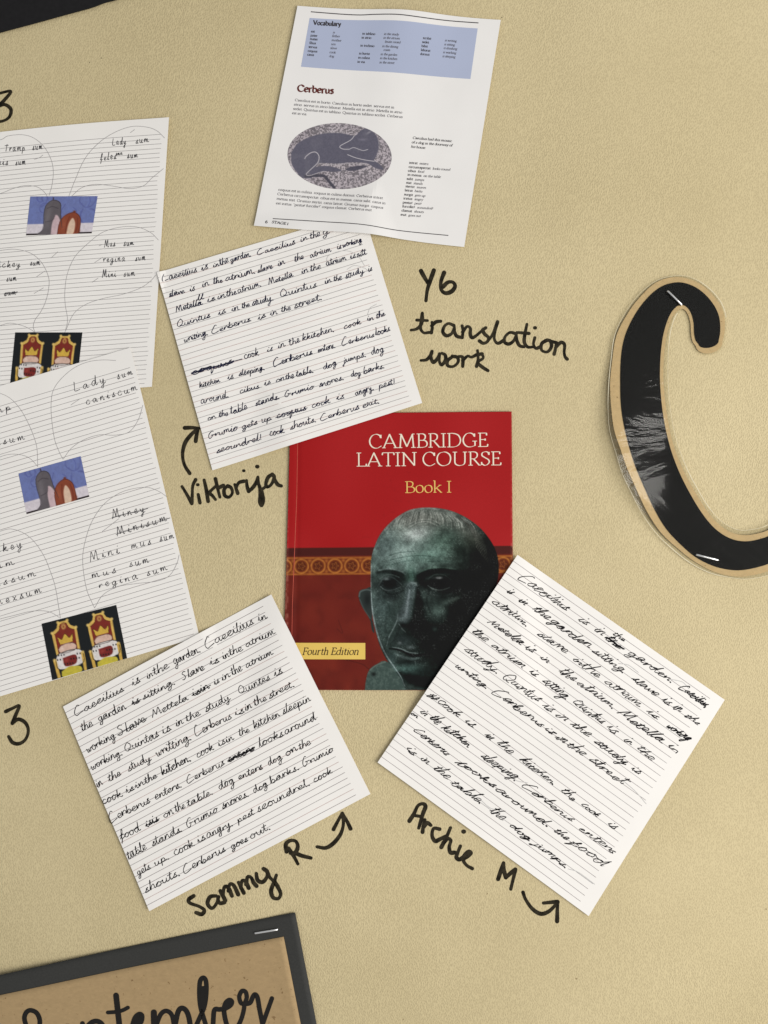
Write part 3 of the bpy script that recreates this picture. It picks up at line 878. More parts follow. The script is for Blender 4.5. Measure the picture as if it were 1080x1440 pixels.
    g.line([(196, 640), (236, 664), (290, 658), (330, 640)], 9, (30, 34, 33), 14, .7); g.line([(168, 560), (200, 536), (250, 530), (300, 548)], 5, (88, 100, 97), 9, .6)
    g.line([(500, 560), (545, 530), (610, 532), (660, 566)], 5, (70, 80, 76), 10, .6); g.line([(360, 520), (366, 552)], 5, (40, 56, 50), 8, .7); g.line([(400, 515), (404, 550)], 5, (40, 56, 50), 8, .6)
    g.line([(215, 820), (205, 900), (225, 990)], 10, (42, 52, 50), 18, .6); g.line([(505, 640), (490, 720), (520, 800)], 10, (30, 36, 34), 18, .6)
    # wrinkles
    for q in ([(240, 430), (330, 408), (430, 398), (520, 404)], [(250, 460), (330, 440), (400, 430)], [(500, 440), (580, 436), (660, 440)], [(230, 400), (300, 378), (400, 368)], [(190, 700), (230, 740), (240, 800)]):
        g.line(q, 5, (44, 62, 57), 7, .6)
    # combed hair strands
    rr = random.Random(3)
    hx = 545
    for i in range(90):
        t = i / 89.0
        x0 = 270 + 500 * t + rr.uniform(-8, 8); y0 = 88 + 75 * abs(t - .42) ** 1.3 * 1.9 + rr.uniform(-10, 10)
        bx = x0 - 60 + 130 * t
        q = [(x0, y0), ((x0 + bx) / 2 + 30 * (t - .3) + rr.uniform(-5, 5), y0 + 36), (bx, y0 + 74 + rr.uniform(-14, 24))]
        g.line(q, 2.6, (142, 144, 136) if rr.random() < .55 else (58, 64, 60), 4, .5)
    for i in range(26):
        t = i / 25.0
        q = [(700 + 110 * t, 130 + 70 * t), (770 + 110 * t, 190 + 100 * t), (815 + 90 * t, 270 + 120 * t), (830 + 90 * t, 340 + 120 * t)]
        g.line(q, 2.6, (116, 116, 106) if i % 2 else (40, 42, 38), 4, .45 * (1 - .6 * t))
    for i in range(4):
        q = [(370 - i * 6, 215 - i * 8), (430, 180 - i * 9), (500 + i * 4, 176 - i * 9), (570 + i * 5, 205 - i * 8)]
        g.line(q, 2.6, (146, 150, 142) if i % 2 else (70, 80, 76), 4, .5)
    # rims
    g.line([(108, 470), (104, 560), (106, 680), (118, 800), (140, 900), (172, 1000), (212, 1086), (262, 1160), (310, 1230), (340, 1300)], [6, 10, 12, 14, 12, 9, 9, 8, 6, 4], (108, 122, 122), 8, .75)
    g.line([(180, 250), (240, 180), (320, 118), (420, 80), (520, 74), (620, 88)], 8, (112, 114, 108), 9, .5)
    # patina mottling, scratches
    f_ = 1 + (pat - .5)[..., None] * .7
    g.c = g.c * f_
    lum = g.c.mean(-1, keepdims=True); g.c = lum + (g.c - lum) * .62
    g.blob(480, 900, 200, 200, (30, 34, 33), .45); g.blob(250, 640, 110, 60, (34, 38, 38), .35)
    g.c = (g.c - 62) * 1.55 + 56; g.c = np.maximum(g.c, 14 + g.c * .12)
    n4 = vnoise(x_, y_, 5, 15)
    sp = sstep(.72, .9, n4) * sstep(.45, .8, n1)
    g.mix(sp * .22, (140, 150, 146))
    g.c = g.c * (1 + (n4 - .5)[..., None] * .30)
    hc = g.c.copy()
    ins = 1 - sstep(-3, 3, g.sdf(catmull(HEAD + [HEAD[0]], 4)[:-1]))
    # neck and ear
    g.c = save
    g.poly(NECK, (58, 74, 69), 6); nk = 1 - sstep(-3, 3, g.sdf(catmull(NECK + [NECK[0]], 4)[:-1]))
    g.mix(nk * .55 * sstep(.3, .8, n2 * .5 + n3 * .5), (92, 108, 101)); g.blob(125, 1215, 16, 14, (18, 22, 20), .95, clip=nk)
    g.line([(100, 1185), (150, 1150), (205, 1132)], 7, (108, 120, 112), 8, .7, clip=nk)
    g.poly(EAR, (44, 52, 50), 6)
    g.line([(26, 680), (34, 648), (72, 634), (106, 638)], 9, (92, 106, 104), 8, .8)
    g.line([(30, 700), (60, 770), (100, 830)], 8, (70, 84, 82), 8, .7)
    g.blob(82, 700, 26, 50, (22, 26, 26), .9, clip=1 - sstep(-3, 3, g.sdf(EAR)))
    g.poly([(104, 850), (118, 850), (130, 930), (112, 910)], (40, 48, 46), 6)
    g.c += ins[..., None] * (hc - g.c)

def cover_cols(X, Y, u, v):
    g = Paint(X, Y, (163, 26, 28), 1, 0, 0)
    g.c += (vnoise(X, Y, 60, 1)[..., None] - .5) * 9
    g.mix(.10 * sstep(.75, .95, vnoise(X, Y, 5, 9)) * sstep(.4, .8, vnoise(X, Y, 40, 2)), (120, 20, 22))
    ex_ = 0.01 * (X - 400)
    yb = Y + ex_
    low = sstep(770.0, 771.6, yb)
    g.mix(low, (102, 30, 22))
    g.mix(low * .8 * vnoise(X + 9 * vnoise(X, Y, 13, 31), Y, 26, 3) ** 1.4, (122, 42, 28))
    g.mix(low * .4 * vnoise(X + 8 * vnoise(X, Y, 11, 32), Y + 5 * vnoise(X, Y, 6, 33), 12, 4) ** 2, (76, 22, 16))
    g.mix(sstep(770, 771.6, yb) * (1 - sstep(781, 783.5, yb)), (72, 26, 22))
    band = sstep(782.5, 784, yb) * (1 - sstep(808.5, 810, yb))
    g.mix(band, (116, 52, 24))
    for yy in (785, 807.6): g.mix((1 - sstep(.6, 1.6, abs(yb - yy))) * .8, (176, 104, 44))
    per = 23.6; cx = (X - 424 + per / 2) % per - per / 2; cy = yb - 796.4
    r = np.hypot(cx, cy)
    g.mix((1 - sstep(.6, 1.7, abs(r - 9.6))) * band * .85, (186, 118, 50))
    g.mix((1 - sstep(5.8, 7.6, r)) * band * .8, (78, 32, 16))
    ang = np.arctan2(cy, cx)
    g.mix((1 - sstep(.5, 1.5, abs(r - 3.6 - 1.3 * np.cos(5 * ang)))) * band * .6, (160, 96, 42))
    c2 = (cx + per) % per - per / 2
    g.mix(np.exp(-((c2) / 2.4) ** 2 - ((abs(cy) - 7.5) / 2.6) ** 2) * band * .7, (182, 112, 50))
    g.mix(band * .3 * vnoise(X, Y, 3.5, 6), (90, 40, 20))
    # plaster crack below the label
    g.line([(476, 925), (508, 933), (520, 941), (540, 946)], .9, (64, 18, 14), 1.4, .7)
    g.line([(476, 872), (482, 890), (474, 884)], .9, (64, 18, 14), 1.4, .5)
    # bust (traced frame)
    h = Paint(X, Y, (0, 0, 0), 4.909, 500, 700); h.c = g.c
    bust(h)
    c = h.c
    # scuffs along the cover edge and spine
    e = np.minimum(X - 404, 720 - X)
    sc = (1 - sstep(0, 3.5, e)) * vnoise(X, Y, 3, 7) * .5
    c = c + sc[..., None] * (np.array((205, 150, 130)) - c)
    h.c = c
    return h.out()
gp, cl = grid_print(sh_book, [(409, 582.5), (718.7, 579.5), (722.2, 970.6), (398.5, 969.1)], cover_cols, 330, 400)
make('cover_print', gp, M['cover'], bk, smooth=True, colors=cl)
acc = Acc()
ribbon(acc, densify(np.array([(419.5, 583), (417.5, 700), (411.5, 850), (409.5, 969)], float), 6), 0.7, sh_book.h, cap=False, lift=0.00020)
make('spine_crease', acc, M['crease'], bk)
# head as a print of its own on the cover
def hmask(X, Y):
    g = Paint(X, Y, (0, 0, 0), 4.909, 500, 700)
    return (g.sdf(HEAD) < 2) | (g.sdf(NECK) < 2) | (g.sdf(EAR) < 2)
gp, cl = grid_print(sh_book, [(500, 712), (706, 712), (706, 970), (500, 970)], cover_cols, 250, 312, lift=0.00022, mask=hmask)
make('printed_bust', gp, M['cover'], bk, smooth=True, colors=cl, label='green bronze portrait bust printed on the cover')
d3 = tr(3.086, 390, 570)
for nm, mt, t, P, xh, wt, sl in (
    ('title_lettering', 'white_ink', 'CAMBRIDGE', [(396, 187), (914, 180)], 12.9, .155, 0),
    ('title_lettering', 'white_ink', 'LATIN COURSE', [(342, 265.5), (971, 260)], 12.7, .155, 0),
    ('volume_lettering', 'yellow_ink', 'Book I', [(552, 380), (757, 378)], 10.6, .17, 0)):
    acc = Acc(); q = d3(P)
    serif_text(acc, t, q[0], q[1], xh, wt, sh_book.h, sl, thin=.30, nib=14, lift=0.00022, step=0.000006)
    make(nm, acc, M[mt], bk)
acc = Acc()
q = d3([(-4, 1029), (382, 1030), (382, 1101), (-4, 1100)])
n_ = 30
vs_ = []
for j in (0, 1):
    for i in range(n_ + 1):
        a_, b_ = (q[0], q[1]) if j == 0 else (q[3], q[2])
        pxx = a_[0] + (b_[0] - a_[0]) * i / n_; pyy = a_[1] + (b_[1] - a_[1]) * i / n_
        vs_.append(np.array(W(pxx, pyy, float(sh_book.h(pxx, pyy)) + 0.00026)))
acc.add(vs_, [(i, n_ + 1 + i, n_ + 2 + i, i + 1) for i in range(n_) if vs_[i][0] > (400 - 540) * S])
lb = make('edition_panel', acc, M['yellow_label'], bk, label='yellow edition panel at the lower left of the cover')
acc = Acc(); q = d3([(108, 1081), (353, 1081)])
serif_text(acc, 'Fourth Edition', q[0], q[1], 6.6, .2, sh_book.h, slant=.24, lift=0.00032)
make('edition_lettering', acc, M['edition_ink'], lb, origin=None)
bpy.context.view_layer.update()
# the lettering belongs to the panel: its vertices are already in the frame of the book
_l = scene.collection.objects['edition_lettering']
for v_ in _l.data.vertices: v_.co -= Vector(bk.location)

# ================================================================== THREE TRANSLATION NOTES
vn = thing('lined_note', 'square lined note in small blue-black handwriting tucked under the textbook page', 'note', 407, 480, group='handwritten translation notes round the book')
make('note_sheet', sh_v.mesh(4), M['paper'], vn)
ruled(sh_v, 0.0, .955, np.linspace(.028, .972, 37), ['rule_grey', 'rule_pink', 'rule_grey', 'rule_grey', 'rule_pink'], .62, vn)
LV = [
 (48, 214, 700, 26, 'Caecilius:48:190 is:205:230 in:250:275 the:277:314 garden.:318:402 Caecilius:420:572 in:590:620 the:628:670 g:675:702'),
 (75, 275, 832, 57, 'slave:75:142 is:159:180 in:208:236 the:251:290 atrium.:298:420 slave:423:485 in:502:531 the:567:606 atrium:626:713 is:731:748 working:754:832'),
 (101, 331, 850, 105, 'Metella*:101:212 is:228:258 in:265:300 the:302:345 atrium.:345:442 Metella:465:565 in:594:620 the:628:673 atrium:690:771 is:783:803 sitt:809:850'),
 (106, 390, 868, 169, 'Quintus:106:243 is:270:299 in:321:351 the:362:395 study.:402:490 Quintus:510:657 in:684:711 the:719:753 study:764:841 is:852:868'),
 (134, 449, 674, 282, 'writing.:134:235 Cerberus:244:398 is:424:454 in:472:500 the:516:554 street.:567:680'),
 (165, 577, 922, 344, 'coquus*~~:165:329 -:330:366 cook:370:432 is:459:482 in:502:530 the:547:592 kkitchen.:597:726 cook:758:829 in:849:875 the:886:922'),
 (193, 628, 941, 405, 'kitchen:193:280 is:306:329 sleeping.:350:455 Cerberus*:484:640 enters.:657:730 Cerberus:750:879 looks:882:941'),
 (198, 690, 922, 481, 'around.:198:316 cibus:352:432 is:450:473 on:494:530 the:532:568 table.:574:645 dog:678:734 jumps.:757:850 dog:864:918'),
 (224, 754, 921, 544, 'on:224:262 the:273:311 table:319:386 stands.:414:514 Grumio:529:646 snores.:662:764 dog:785:828 barks.:834:921'),
 (227, 823, 959, 608, 'Grumio:227:348 gets:361:425 up:438:479 coquus~:496:616 cook:634:708 is:731:760 angry.:803:880 pest!:895:962'),
 (260, 879, 903, 681, 'scoundrel!:260:444 cook:470:531 shouts.:552:657 Cerberus:667:821 exit.:831:903')]
place_text(sh_v, LV, 2.769, 210, 320, vn, 'blue_ink', 4.3, .22, .98, jit=.13, wander=2.2, hscale=1.05)
e3 = tr(2.769, 210, 320)
acc = Acc()
hand_word(acc, 'll', e3([(188, 286)])[0], e3([(214, 278)])[0], 3.6, .3, 1.2, sh_v.h)
make('handwritten_line', acc, M['blue_ink'], vn)
acc = Acc()
for P in ([(690, 135), (700, 110), (760, 92), (810, 110), (838, 150)], [(770, 165), (800, 150), (838, 160), (855, 175)], [(850, 340), (860, 315), (885, 300)]):
    acc = Acc(); ribbon(acc, catmull(e3(P), 6), .7, sh_v.h)
    make('pencil_mark', acc, M['erased'], vn)

sn = thing('lined_note', 'square lined note in black joined handwriting lying over the lower left corner of the book', 'note', 305, 1057, group='handwritten translation notes round the book')
make('note_sheet', sh_s.mesh(4), M['paper'], sn)
ruled(sh_s, 0.0, .945, np.linspace(.030, .972, 35), ['rule_dark', 'rule_dark', 'rule_grey', 'rule_pink', 'rule_dark'], .66, sn)
LS = [
 (60, 425, 712, 90, 'Caecilius:60:232 is:258:285 in:308:328 the:331:385 garden.:398:492 Caecilius:505:670 in:682:712'),
 (85, 475, 742, 142, 'the:85:128 garden:145:240 is*~:258:282 sitting.:295:408 Slave:425:505 is:520:550 in:565:585 the:587:632 atrium:640:742'),
 (103, 548, 735, 212, 'working:103:205 Slave~:212:308 Mettela:325:450 isin*~:462:522 is:535:552 in:560:588 the:596:632 atrium:640:735'),
 (118, 607, 765, 276, 'working.:118:230 Quintas:235:350 is:360:388 in:405:430 the:440:490 study:505:592 Quintes:618:725 is:738:765'),
 (138, 665, 808, 318, 'in:138:160 the:180:225 study:245:325 writting.:340:462 Cerberus:470:595 is:605:635 in:638:662 the:670:715 street.:720:810'),
 (155, 724, 862, 368, 'cook:155:228 is:238:265 in:270:300 the:302:345 kitchen.*:358:460 cook:475:535 is:548:572 in:574:600 the:618:655 kitchen:668:758 sleepin:764:862'),
 (178, 784, 885, 428, 'Cerberus:178:322 enters.:335:430 Cerberus:442:572 enters*~~:582:670 looks:685:770 around:772:880'),
 (215, 842, 862, 516, 'food:215:290 isis*~:305:350 on:365:398 the:405:440 table.:445:535 dog:550:605 enters:615:700 dog:715:765 on*:775:815 the:820:862'),
 (240, 905, 938, 540, 'table:240:310 stands.:325:432 Grumio:442:550 snores.:562:655 dog:665:718 barks.:722:825 Grumio:832:938'),
 (272, 960, 935, 612, 'gets:272:322 up.:335:388 cook:400:470 is:480:505 angry.:510:602 pest:612:672 scoundrel.:680:862 cook:868:935'),
 (298, 1018, 725, 802, 'shouts.:298:425 Cerberus:430:575 goes:590:650 out.:655:730')]
place_text(sh_s, LS, 2.4, 80, 830, sn, 'black_ink', 5.3, .16, 1.0, jit=.09, wander=1.6, hscale=1.08)

an = thing('lined_note', 'square lined note in slanting black handwriting lying over the lower right corner of the book', 'note', 775, 1030, group='handwritten translation notes round the book')
make('note_sheet', sh_a.mesh(4), M['paper'], an)
ruled(sh_a, 0.0, .945, np.linspace(.030, .972, 35), ['rule_dark', 'rule_dark', 'rule_dark', 'rule_grey'], .62, an)
LA = [
 (433, 88, 1005, 478, 'Caecilius:433:584 is:619:642 in:665:690 the*~~:698:747 garden.:764:905 Caecilius,*:918:1005'),
 (398, 127, 977, 530, 'is:398:418 in:440:460 the:480:528 garden*:532:650 sitting.:663:760 slave:777:854 is:865:888 in:899:922 the:936:977'),
 (357, 160, 949, 578, 'atrium.:357:472 slave:494:582 in:602:625 the:629:681 atrium:697:805 is:823:854 working*:881:949'),
 (345, 217, 912, 613, 'Metella:345:449 is:457:480 in:506:528 the:560:606 atrium.:610:730 Metella*:737:867 in:881:912'),
 (297, 246, 843, 634, 'the:297:345 atrium:357:456 is:469:493 sitting.:512:590 Quintus:597:692 is:703:728 in:755:778 the:791:843'),
 (275, 303, 802, 674, 'study.:275:385 Quintus:391:499 is:512:541 in:553:580 the:595:649 study*:665:766 is:775:802'),
 (248, 347, 753, 708, 'writing.:248:352 Cerberus:359:512 is:517:541 in:552:575 the:585:635 street:650:753'),
 (165, 434, 726, 838, 'the:165:195 cook:197:262 is:278:307 in:339:359 the:375:422 kitchen.:442:552 the:564:609 cook:625:679 is:703:726'),
 (143, 483, 726, 911, 'in:143:165 the:173:201 kitchen*:211:297 sleeping.:327:438 Cerberus:451:598 enters:622:726'),
 (120, 539, 695, 951, 'Cerberus:123:232 looks*:258:368 around.*:371:537 the:546:589 food:592:695'),
 (102, 594, 589, 958, 'is:102:129 in:147:170 the:185:230 table.:242:335 the:352:397 dog*:413:474 jumps.:489:589')]
place_text(sh_a, LA, 2.117, 520, 770, an, 'black_ink', 5.6, .84, 1.12, jit=.19, ang=True, wander=2.6)
g3 = tr(2.117, 520, 770)
acc = Acc()
hand_word(acc, 'the', g3([(722, 258)])[0], g3([(755, 280)])[0], 3.6, .6, 1.0, sh_a.h)
make('handwritten_line', acc, M['black_ink'], an); acc = Acc()
hand_word(acc, 'on', g3([(120, 492)])[0], g3([(140, 506)])[0], 3.0, .6, 1.2, sh_a.h)
for P in ([(205, 440), (270, 470)], [(530, 235), (590, 265), (640, 280)], [(780, 215), (830, 235)], [(175, 315), (240, 330), (300, 350)]):
    pass
make('handwritten_line', acc, M['black_ink'], an)
acc = Acc()
for P in ([(750, 690), (790, 725), (822, 762)], [(590, 955), (620, 965), (668, 1000)], [(380, 650), (430, 690), (470, 700)], [(895, 392), (930, 400), (950, 420)], [(330, 750), (360, 775), (395, 780)], [(740, 345), (770, 350), (800, 372)]):
    acc = Acc(); ribbon(acc, catmull(g3(P), 6), 1.0, sh_a.h)
    make('pencil_mark', acc, M['erased'], an)

# ================================================================== TWO WORKSHEETS ON THE LEFT
def pets_cols(quad):
    def fn(X, Y, u, v):
        g = Paint(u * 400, v * 225, (112, 124, 178))
        rr = random.Random(4)
        for i in range(9):
            cx, cy = rr.uniform(0, 400), rr.uniform(0, 140)
            th_ = np.linspace(0, 5.2, 9) + rr.uniform(0, 6)
            g.line([(cx + (8 + 5 * t) * math.cos(t), cy + (8 + 6 * t) * math.sin(t)) for t in th_], 6, (92, 100, 160), 5, .75)
        g.mix(sstep(158, 164, g.y), (222, 214, 220))
        g.line([(-10, 221), (410, 221)], 12, (46, 36, 38), 3)
        # two plain rounded cushions, grey with a pale front and brown with a cream front
        g.poly([(60, 225), (100, 190), (95, 110), (100, 50), (140, 20), (185, 40), (195, 110), (215, 190), (205, 225)], (98, 92, 96), 6)
        g.poly([(150, 225), (150, 160), (165, 110), (190, 130), (205, 180), (190, 225)], (206, 180, 184), 8)
        g.poly([(190, 225), (195, 150), (225, 110), (275, 95), (315, 125), (322, 180), (315, 225)], (140, 68, 44), 6)
        g.poly([(245, 225), (250, 165), (270, 130), (290, 165), (285, 225)], (226, 196, 170), 8)
        g.line([(60, 225), (98, 190), (94, 110), (100, 52), (140, 22), (184, 42), (195, 110), (214, 188)], 4, (50, 44, 50), 3, .8)
        g.line([(190, 225), (195, 152), (226, 112), (275, 97), (314, 127), (322, 180), (316, 225)], 4, (78, 34, 24), 3, .8)
        g.blob(118, 120, 16, 60, (124, 118, 122), .7); g.blob(222, 170, 14, 40, (168, 92, 64), .7)
        g.line([(110, 70), (140, 60), (175, 72)], 5, (66, 60, 66), 4, .7); g.line([(108, 150), (150, 140), (160, 118)], 5, (66, 60, 66), 4, .6)
        g.line([(300, 130), (306, 170), (300, 215)], 6, (112, 48, 34), 5, .7); g.line([(250, 120), (240, 160), (238, 215)], 5, (104, 44, 30), 4, .7)
        g.line([(140, 22), (140, 8)], 8, (70, 62, 68), 4, .9); g.blob(275, 92, 9, 7, (110, 50, 34), .95, p=2)
        g.mix(.12 * vnoise(g.x, g.y, 12, 5), (60, 50, 60))
        return g.out()
    return fn
def throne_cols(quad):
    def fn(X, Y, u, v):
        g = Paint(u * 400, v * 290, (24, 28, 30))
        for ox, sw in ((22, 0), (212, 6)):
            o = lambda P: [(a + ox, b_ + sw) for a, b_ in P]
            g.poly(o([(20, 60), (50, 42), (62, 14), (112, 14), (124, 42), (152, 60), (150, 200), (24, 200)]), (226, 186, 96), 4, smooth=False)
            g.poly(o([(34, 70), (60, 54), (72, 26), (102, 26), (114, 54), (140, 70), (136, 200), (36, 200)]), (128, 44, 34), 4, smooth=False)
            g.blob(87 + ox, 42 + sw, 12, 14, (226, 196, 110), .9, p=2); g.blob(87 + ox, 42 + sw, 6, 8, (150, 70, 40), .9, p=2)
            # crown lying on a speckled cushion
            g.poly(o([(52, 126), (46, 88), (66, 104), (86, 78), (106, 104), (126, 88), (120, 126)]), (220, 180, 74), 3, smooth=False)
            g.poly(o([(38, 150), (60, 130), (112, 130), (134, 150), (120, 172), (52, 172)]), (222, 186, 168), 5)
            g.poly(o([(14, 196), (40, 170), (132, 170), (160, 196), (146, 250), (28, 250)]), (232, 226, 222), 5)
            g.poly(o([(52, 196), (120, 196), (116, 240), (58, 240)]), (124, 40, 36), 5)
            for k in range(16):
                g.blob(ox + 20 + (k * 37) % 134, sw + 176 + (k * 53) % 70, 4, 5, (24, 24, 26), .9, p=2)
            g.poly(o([(2, 200), (18, 190), (24, 290), (8, 290)]), (216, 176, 84), 4, smooth=False)
            g.poly(o([(150, 190), (168, 200), (164, 290), (150, 290)]), (216, 176, 84), 4, smooth=False)
            g.line(o([(38, 150), (60, 132), (112, 132), (134, 150), (120, 172), (52, 172), (38, 150)]), 3, (60, 40, 36), 3, .8)
            g.line(o([(14, 196), (40, 170), (132, 170), (160, 196), (146, 250), (28, 250), (14, 196)]), 4, (34, 30, 30), 3, .8)
            g.line(o([(34, 70), (60, 54), (72, 26), (102, 26), (114, 54), (140, 70)]), 3, (96, 52, 24), 2, .9)
            g.line(o([(52, 126), (46, 88), (66, 104), (86, 78), (106, 104), (126, 88), (120, 126)]), 3, (90, 62, 20), 2, .8)
            for jx, jy in ((22, 60), (150, 60), (62, 14), (112, 14), (8, 196), (160, 194)): g.blob(jx + ox, jy + sw, 8, 8, (238, 204, 120), .95, p=2)
            g.blob(60 + ox, 150 + sw, 10, 9, (240, 214, 200), .7); g.blob(70 + ox, 212 + sw, 12, 10, (170, 70, 60), .7)
            g.poly(o([(34, 262), (70, 248), (100, 250), (136, 262), (130, 292), (40, 292)]), (206, 190, 66), 5)
        g.mix(.12 * vnoise(g.x, g.y, 9, 5), (30, 20, 20))
        return g.out()
    return fn

def pencil_lines(sheet, lines, parent, name='drawn_bubble'):
    for P in lines:
        acc = Acc()
        ribbon(acc, catmull(P, 7), .62, sheet.h)
        make(name, acc, M['faint'], parent)
def printed_hand(sheet, items, f, parent, xh, w, gap=.35, slant=.12):
    for t, x0, y0, x1, y1, *o in items:
        acc = Acc(); q = f([(x0, y0), (x1, y1)])
        hand_word(acc, t, q[0], q[1], o[0] if o else xh, slant, w, sheet.h, joined=False, gap=gap, jit=.08, struck=(o[1] if len(o) > 1 else 0))
        make('handwritten_word', acc, M['pencil'], parent)

t1 = thing('worksheet', 'upper lined worksheet at the left edge with pencil speech bubbles and two printed pictures', 'worksheet', 120, 355, group='lined worksheets with pencil bubbles')
make('worksheet_sheet', sh_ytop.mesh(5), M['paper'], t1)
ruled(sh_ytop, .0, .975, np.linspace(.062, .985, 55), ['rule_grey'], .60, t1, seg=60)
A4 = tr(4.154, 0, 0); B4 = tr(4.154, 0, 260)
q = [(43.5, 277), (138, 276.5), (129.5, 328.5), (37.3, 331.5)]
gp, cl = grid_print(sh_ytop, q, pets_cols(q), 100, 60); make('printed_picture', gp, M['picture'], t1, colors=cl, label='printed picture with a blue patterned wall')
q = [(21.5, 467.5), (116, 467.5), (108, 541), (14, 541)]
gp, cl = grid_print(sh_ytop, q, throne_cols(q), 100, 76); make('printed_picture', gp, M['picture'], t1, colors=cl, label='black printed picture of two gold and red thrones')
pencil_lines(sh_ytop, [A4(P) for P in (
 [(-300, 900), (-160, 820), (0, 822), (50, 800), (130, 792), (200, 810), (260, 860), (300, 930), (315, 1000), (308, 1080), (290, 1145)],
 [(-120, 1150), (0, 1135), (80, 1105), (150, 1088), (220, 1095), (262, 1125), (285, 1160)],
 [(405, 1150), (440, 1060), (500, 930), (580, 840), (670, 780), (770, 745), (860, 748), (920, 770), (965, 812)],
 [(420, 1150), (480, 1100), (560, 1080), (660, 1090), (760, 1105), (840, 1090), (890, 1045), (958, 990)],
 [(765, 780), (790, 762)], [(205, 935), (235, 925), (255, 910)])], t1)
pencil_lines(sh_ytop, [B4(P) for P in (
 [(-120, 400), (0, 385), (90, 378), (180, 400), (245, 455), (285, 540), (285, 610), (268, 680), (240, 740), (205, 790), (195, 830), (205, 860)],
 [(-100, 850), (0, 822), (60, 808), (130, 822), (180, 845), (205, 862)],
 [(380, 860), (395, 790), (382, 700), (380, 620), (395, 520), (440, 420), (520, 340), (600, 280), (700, 250), (800, 248), (880, 280), (928, 325)],
 [(385, 850), (430, 755), (500, 700), (600, 665), (720, 640), (820, 605), (880, 565), (912, 530)],
 [(300, 428), (340, 392)], [(215, 538), (262, 505)], [(200, 635), (255, 602)], [(555, 455), (600, 425)], [(540, 570), (575, 545)], [(580, 358), (600, 350)])], t1)
printed_hand(sh_ytop, [('Tramp', 32, 887, 158, 884), ('sum', 195, 880, 258, 876), ('canis', -62, 972, 58, 968), ('sum', 95, 968, 160, 964), ('Lady', 660, 852, 745, 846), ('sum', 797, 842, 880, 836), ('feles', 590, 942, 688, 932), ('sum', 748, 930, 815, 922), ('sma', 680, 912, 722, 906, 3.2)], A4, t1, 5.2, .8, gap=.3)
printed_hand(sh_ytop, [('Mickey', -52, 484, 128, 480), ('sum', 178, 472, 242, 468), ('sum', 40, 564, 104, 560), ('sum', 28, 648, 100, 640, 5, 2), ('Mus', 612, 366, 680, 360), ('sum', 725, 358, 790, 352), ('regina', 605, 452, 740, 446), ('sum', 793, 446, 858, 442), ('Mini', 598, 542, 685, 536), ('sum', 725, 536, 797, 530)], B4, t1, 5.0, .8, gap=.3)

t2 = thing('worksheet', 'lower lined worksheet at the left edge, overlapping the upper one, thrones at its bottom', 'worksheet', 120, 750, group='lined worksheets with pencil bubbles')
make('worksheet_sheet', sh_ybot.mesh(5), M['paper'], t2)
ruled(sh_ybot, .0, .985, np.linspace(.065, .985, 54), ['rule_grey', 'rule_grey', 'rule_dark'], .60, t2, seg=60)
C4 = tr(3.857, 0, 500); D4 = tr(3.857, 0, 720)
q = [(26, 666), (113.5, 641.5), (125.7, 698.5), (37.6, 723)]
gp, cl = grid_print(sh_ybot, q, pets_cols(q), 100, 60); make('printed_picture', gp, M['picture'], t2, colors=cl, label='printed picture with a blue patterned wall')
q = [(59, 877), (164, 850.5), (179.7, 925.2), (74.6, 956)]
gp, cl = grid_print(sh_ybot, q, throne_cols(q), 110, 80); make('printed_picture', gp, M['picture'], t2, colors=cl, label='black printed picture of two gold and red thrones')
pencil_lines(sh_ybot, [C4(P) for P in (
 [(-80, 195), (0, 205), (60, 235), (110, 290), (150, 360), (180, 430), (200, 500), (205, 600)],
 [(-80, 590), (0, 550), (60, 535), (120, 540), (165, 560), (205, 602)],
 [(630, 28), (560, 25), (480, 35), (400, 70), (330, 130), (290, 190), (278, 260), (280, 340), (295, 450), (320, 520), (342, 562)],
 [(342, 562), (390, 500), (460, 455), (540, 430), (620, 432), (700, 415), (750, 350), (776, 270)],
 [(385, 268), (435, 235)], [(555, 955), (645, 885)])], t2)
pencil_lines(sh_ybot, [D4(P) for P in (
 [(-80, 130), (0, 105), (60, 92), (130, 115), (190, 165), (240, 240), (270, 310), (300, 400), (318, 500), (330, 575)],
 [(-40, 590), (80, 560), (160, 540), (230, 535), (280, 545), (325, 572)],
 [(905, -83), (860, -113), (800, -133), (720, -126), (640, -98), (560, -38), (500, 50), (465, 150), (450, 240), (455, 330), (475, 430), (515, 520)],
 [(515, 520), (560, 450), (640, 405), (740, 388), (850, 375), (920, 345), (960, 280), (973, 232)])], t2)
printed_hand(sh_ybot, [('Tramp', -150, 350, 75, 290), ('sum', -110, 440, 8, 410), ('nissum', -90, 508, 150, 450), ('Lady', 405, 195, 590, 142, 6.5), ('sum', 640, 128, 735, 100), ('caniscum', 468, 266, 762, 185), ('Miney', 612, 888, 800, 842, 6.5, 1), ('Minisum', 635, 978, 920, 893, 6.5, 1)], C4, t2, 5.4, .85, gap=.45)
printed_hand(sh_ybot, [('Mickey', -110, 245, 135, 186, 6.5), ('um', -20, 312, 100, 278), ('mussum', -90, 425, 215, 342), ('nexsum', -10, 505, 245, 432), ('Mini', 490, 268, 665, 218, 7), ('mus', 715, 200, 835, 170), ('sum', 870, 162, 955, 138), ('mus', 500, 358, 650, 325), ('sum', 705, 300, 825, 268), ('regina', 540, 412, 765, 358), ('sum', 800, 348, 925, 310)], D4, t2, 5.6, .85, gap=.45)

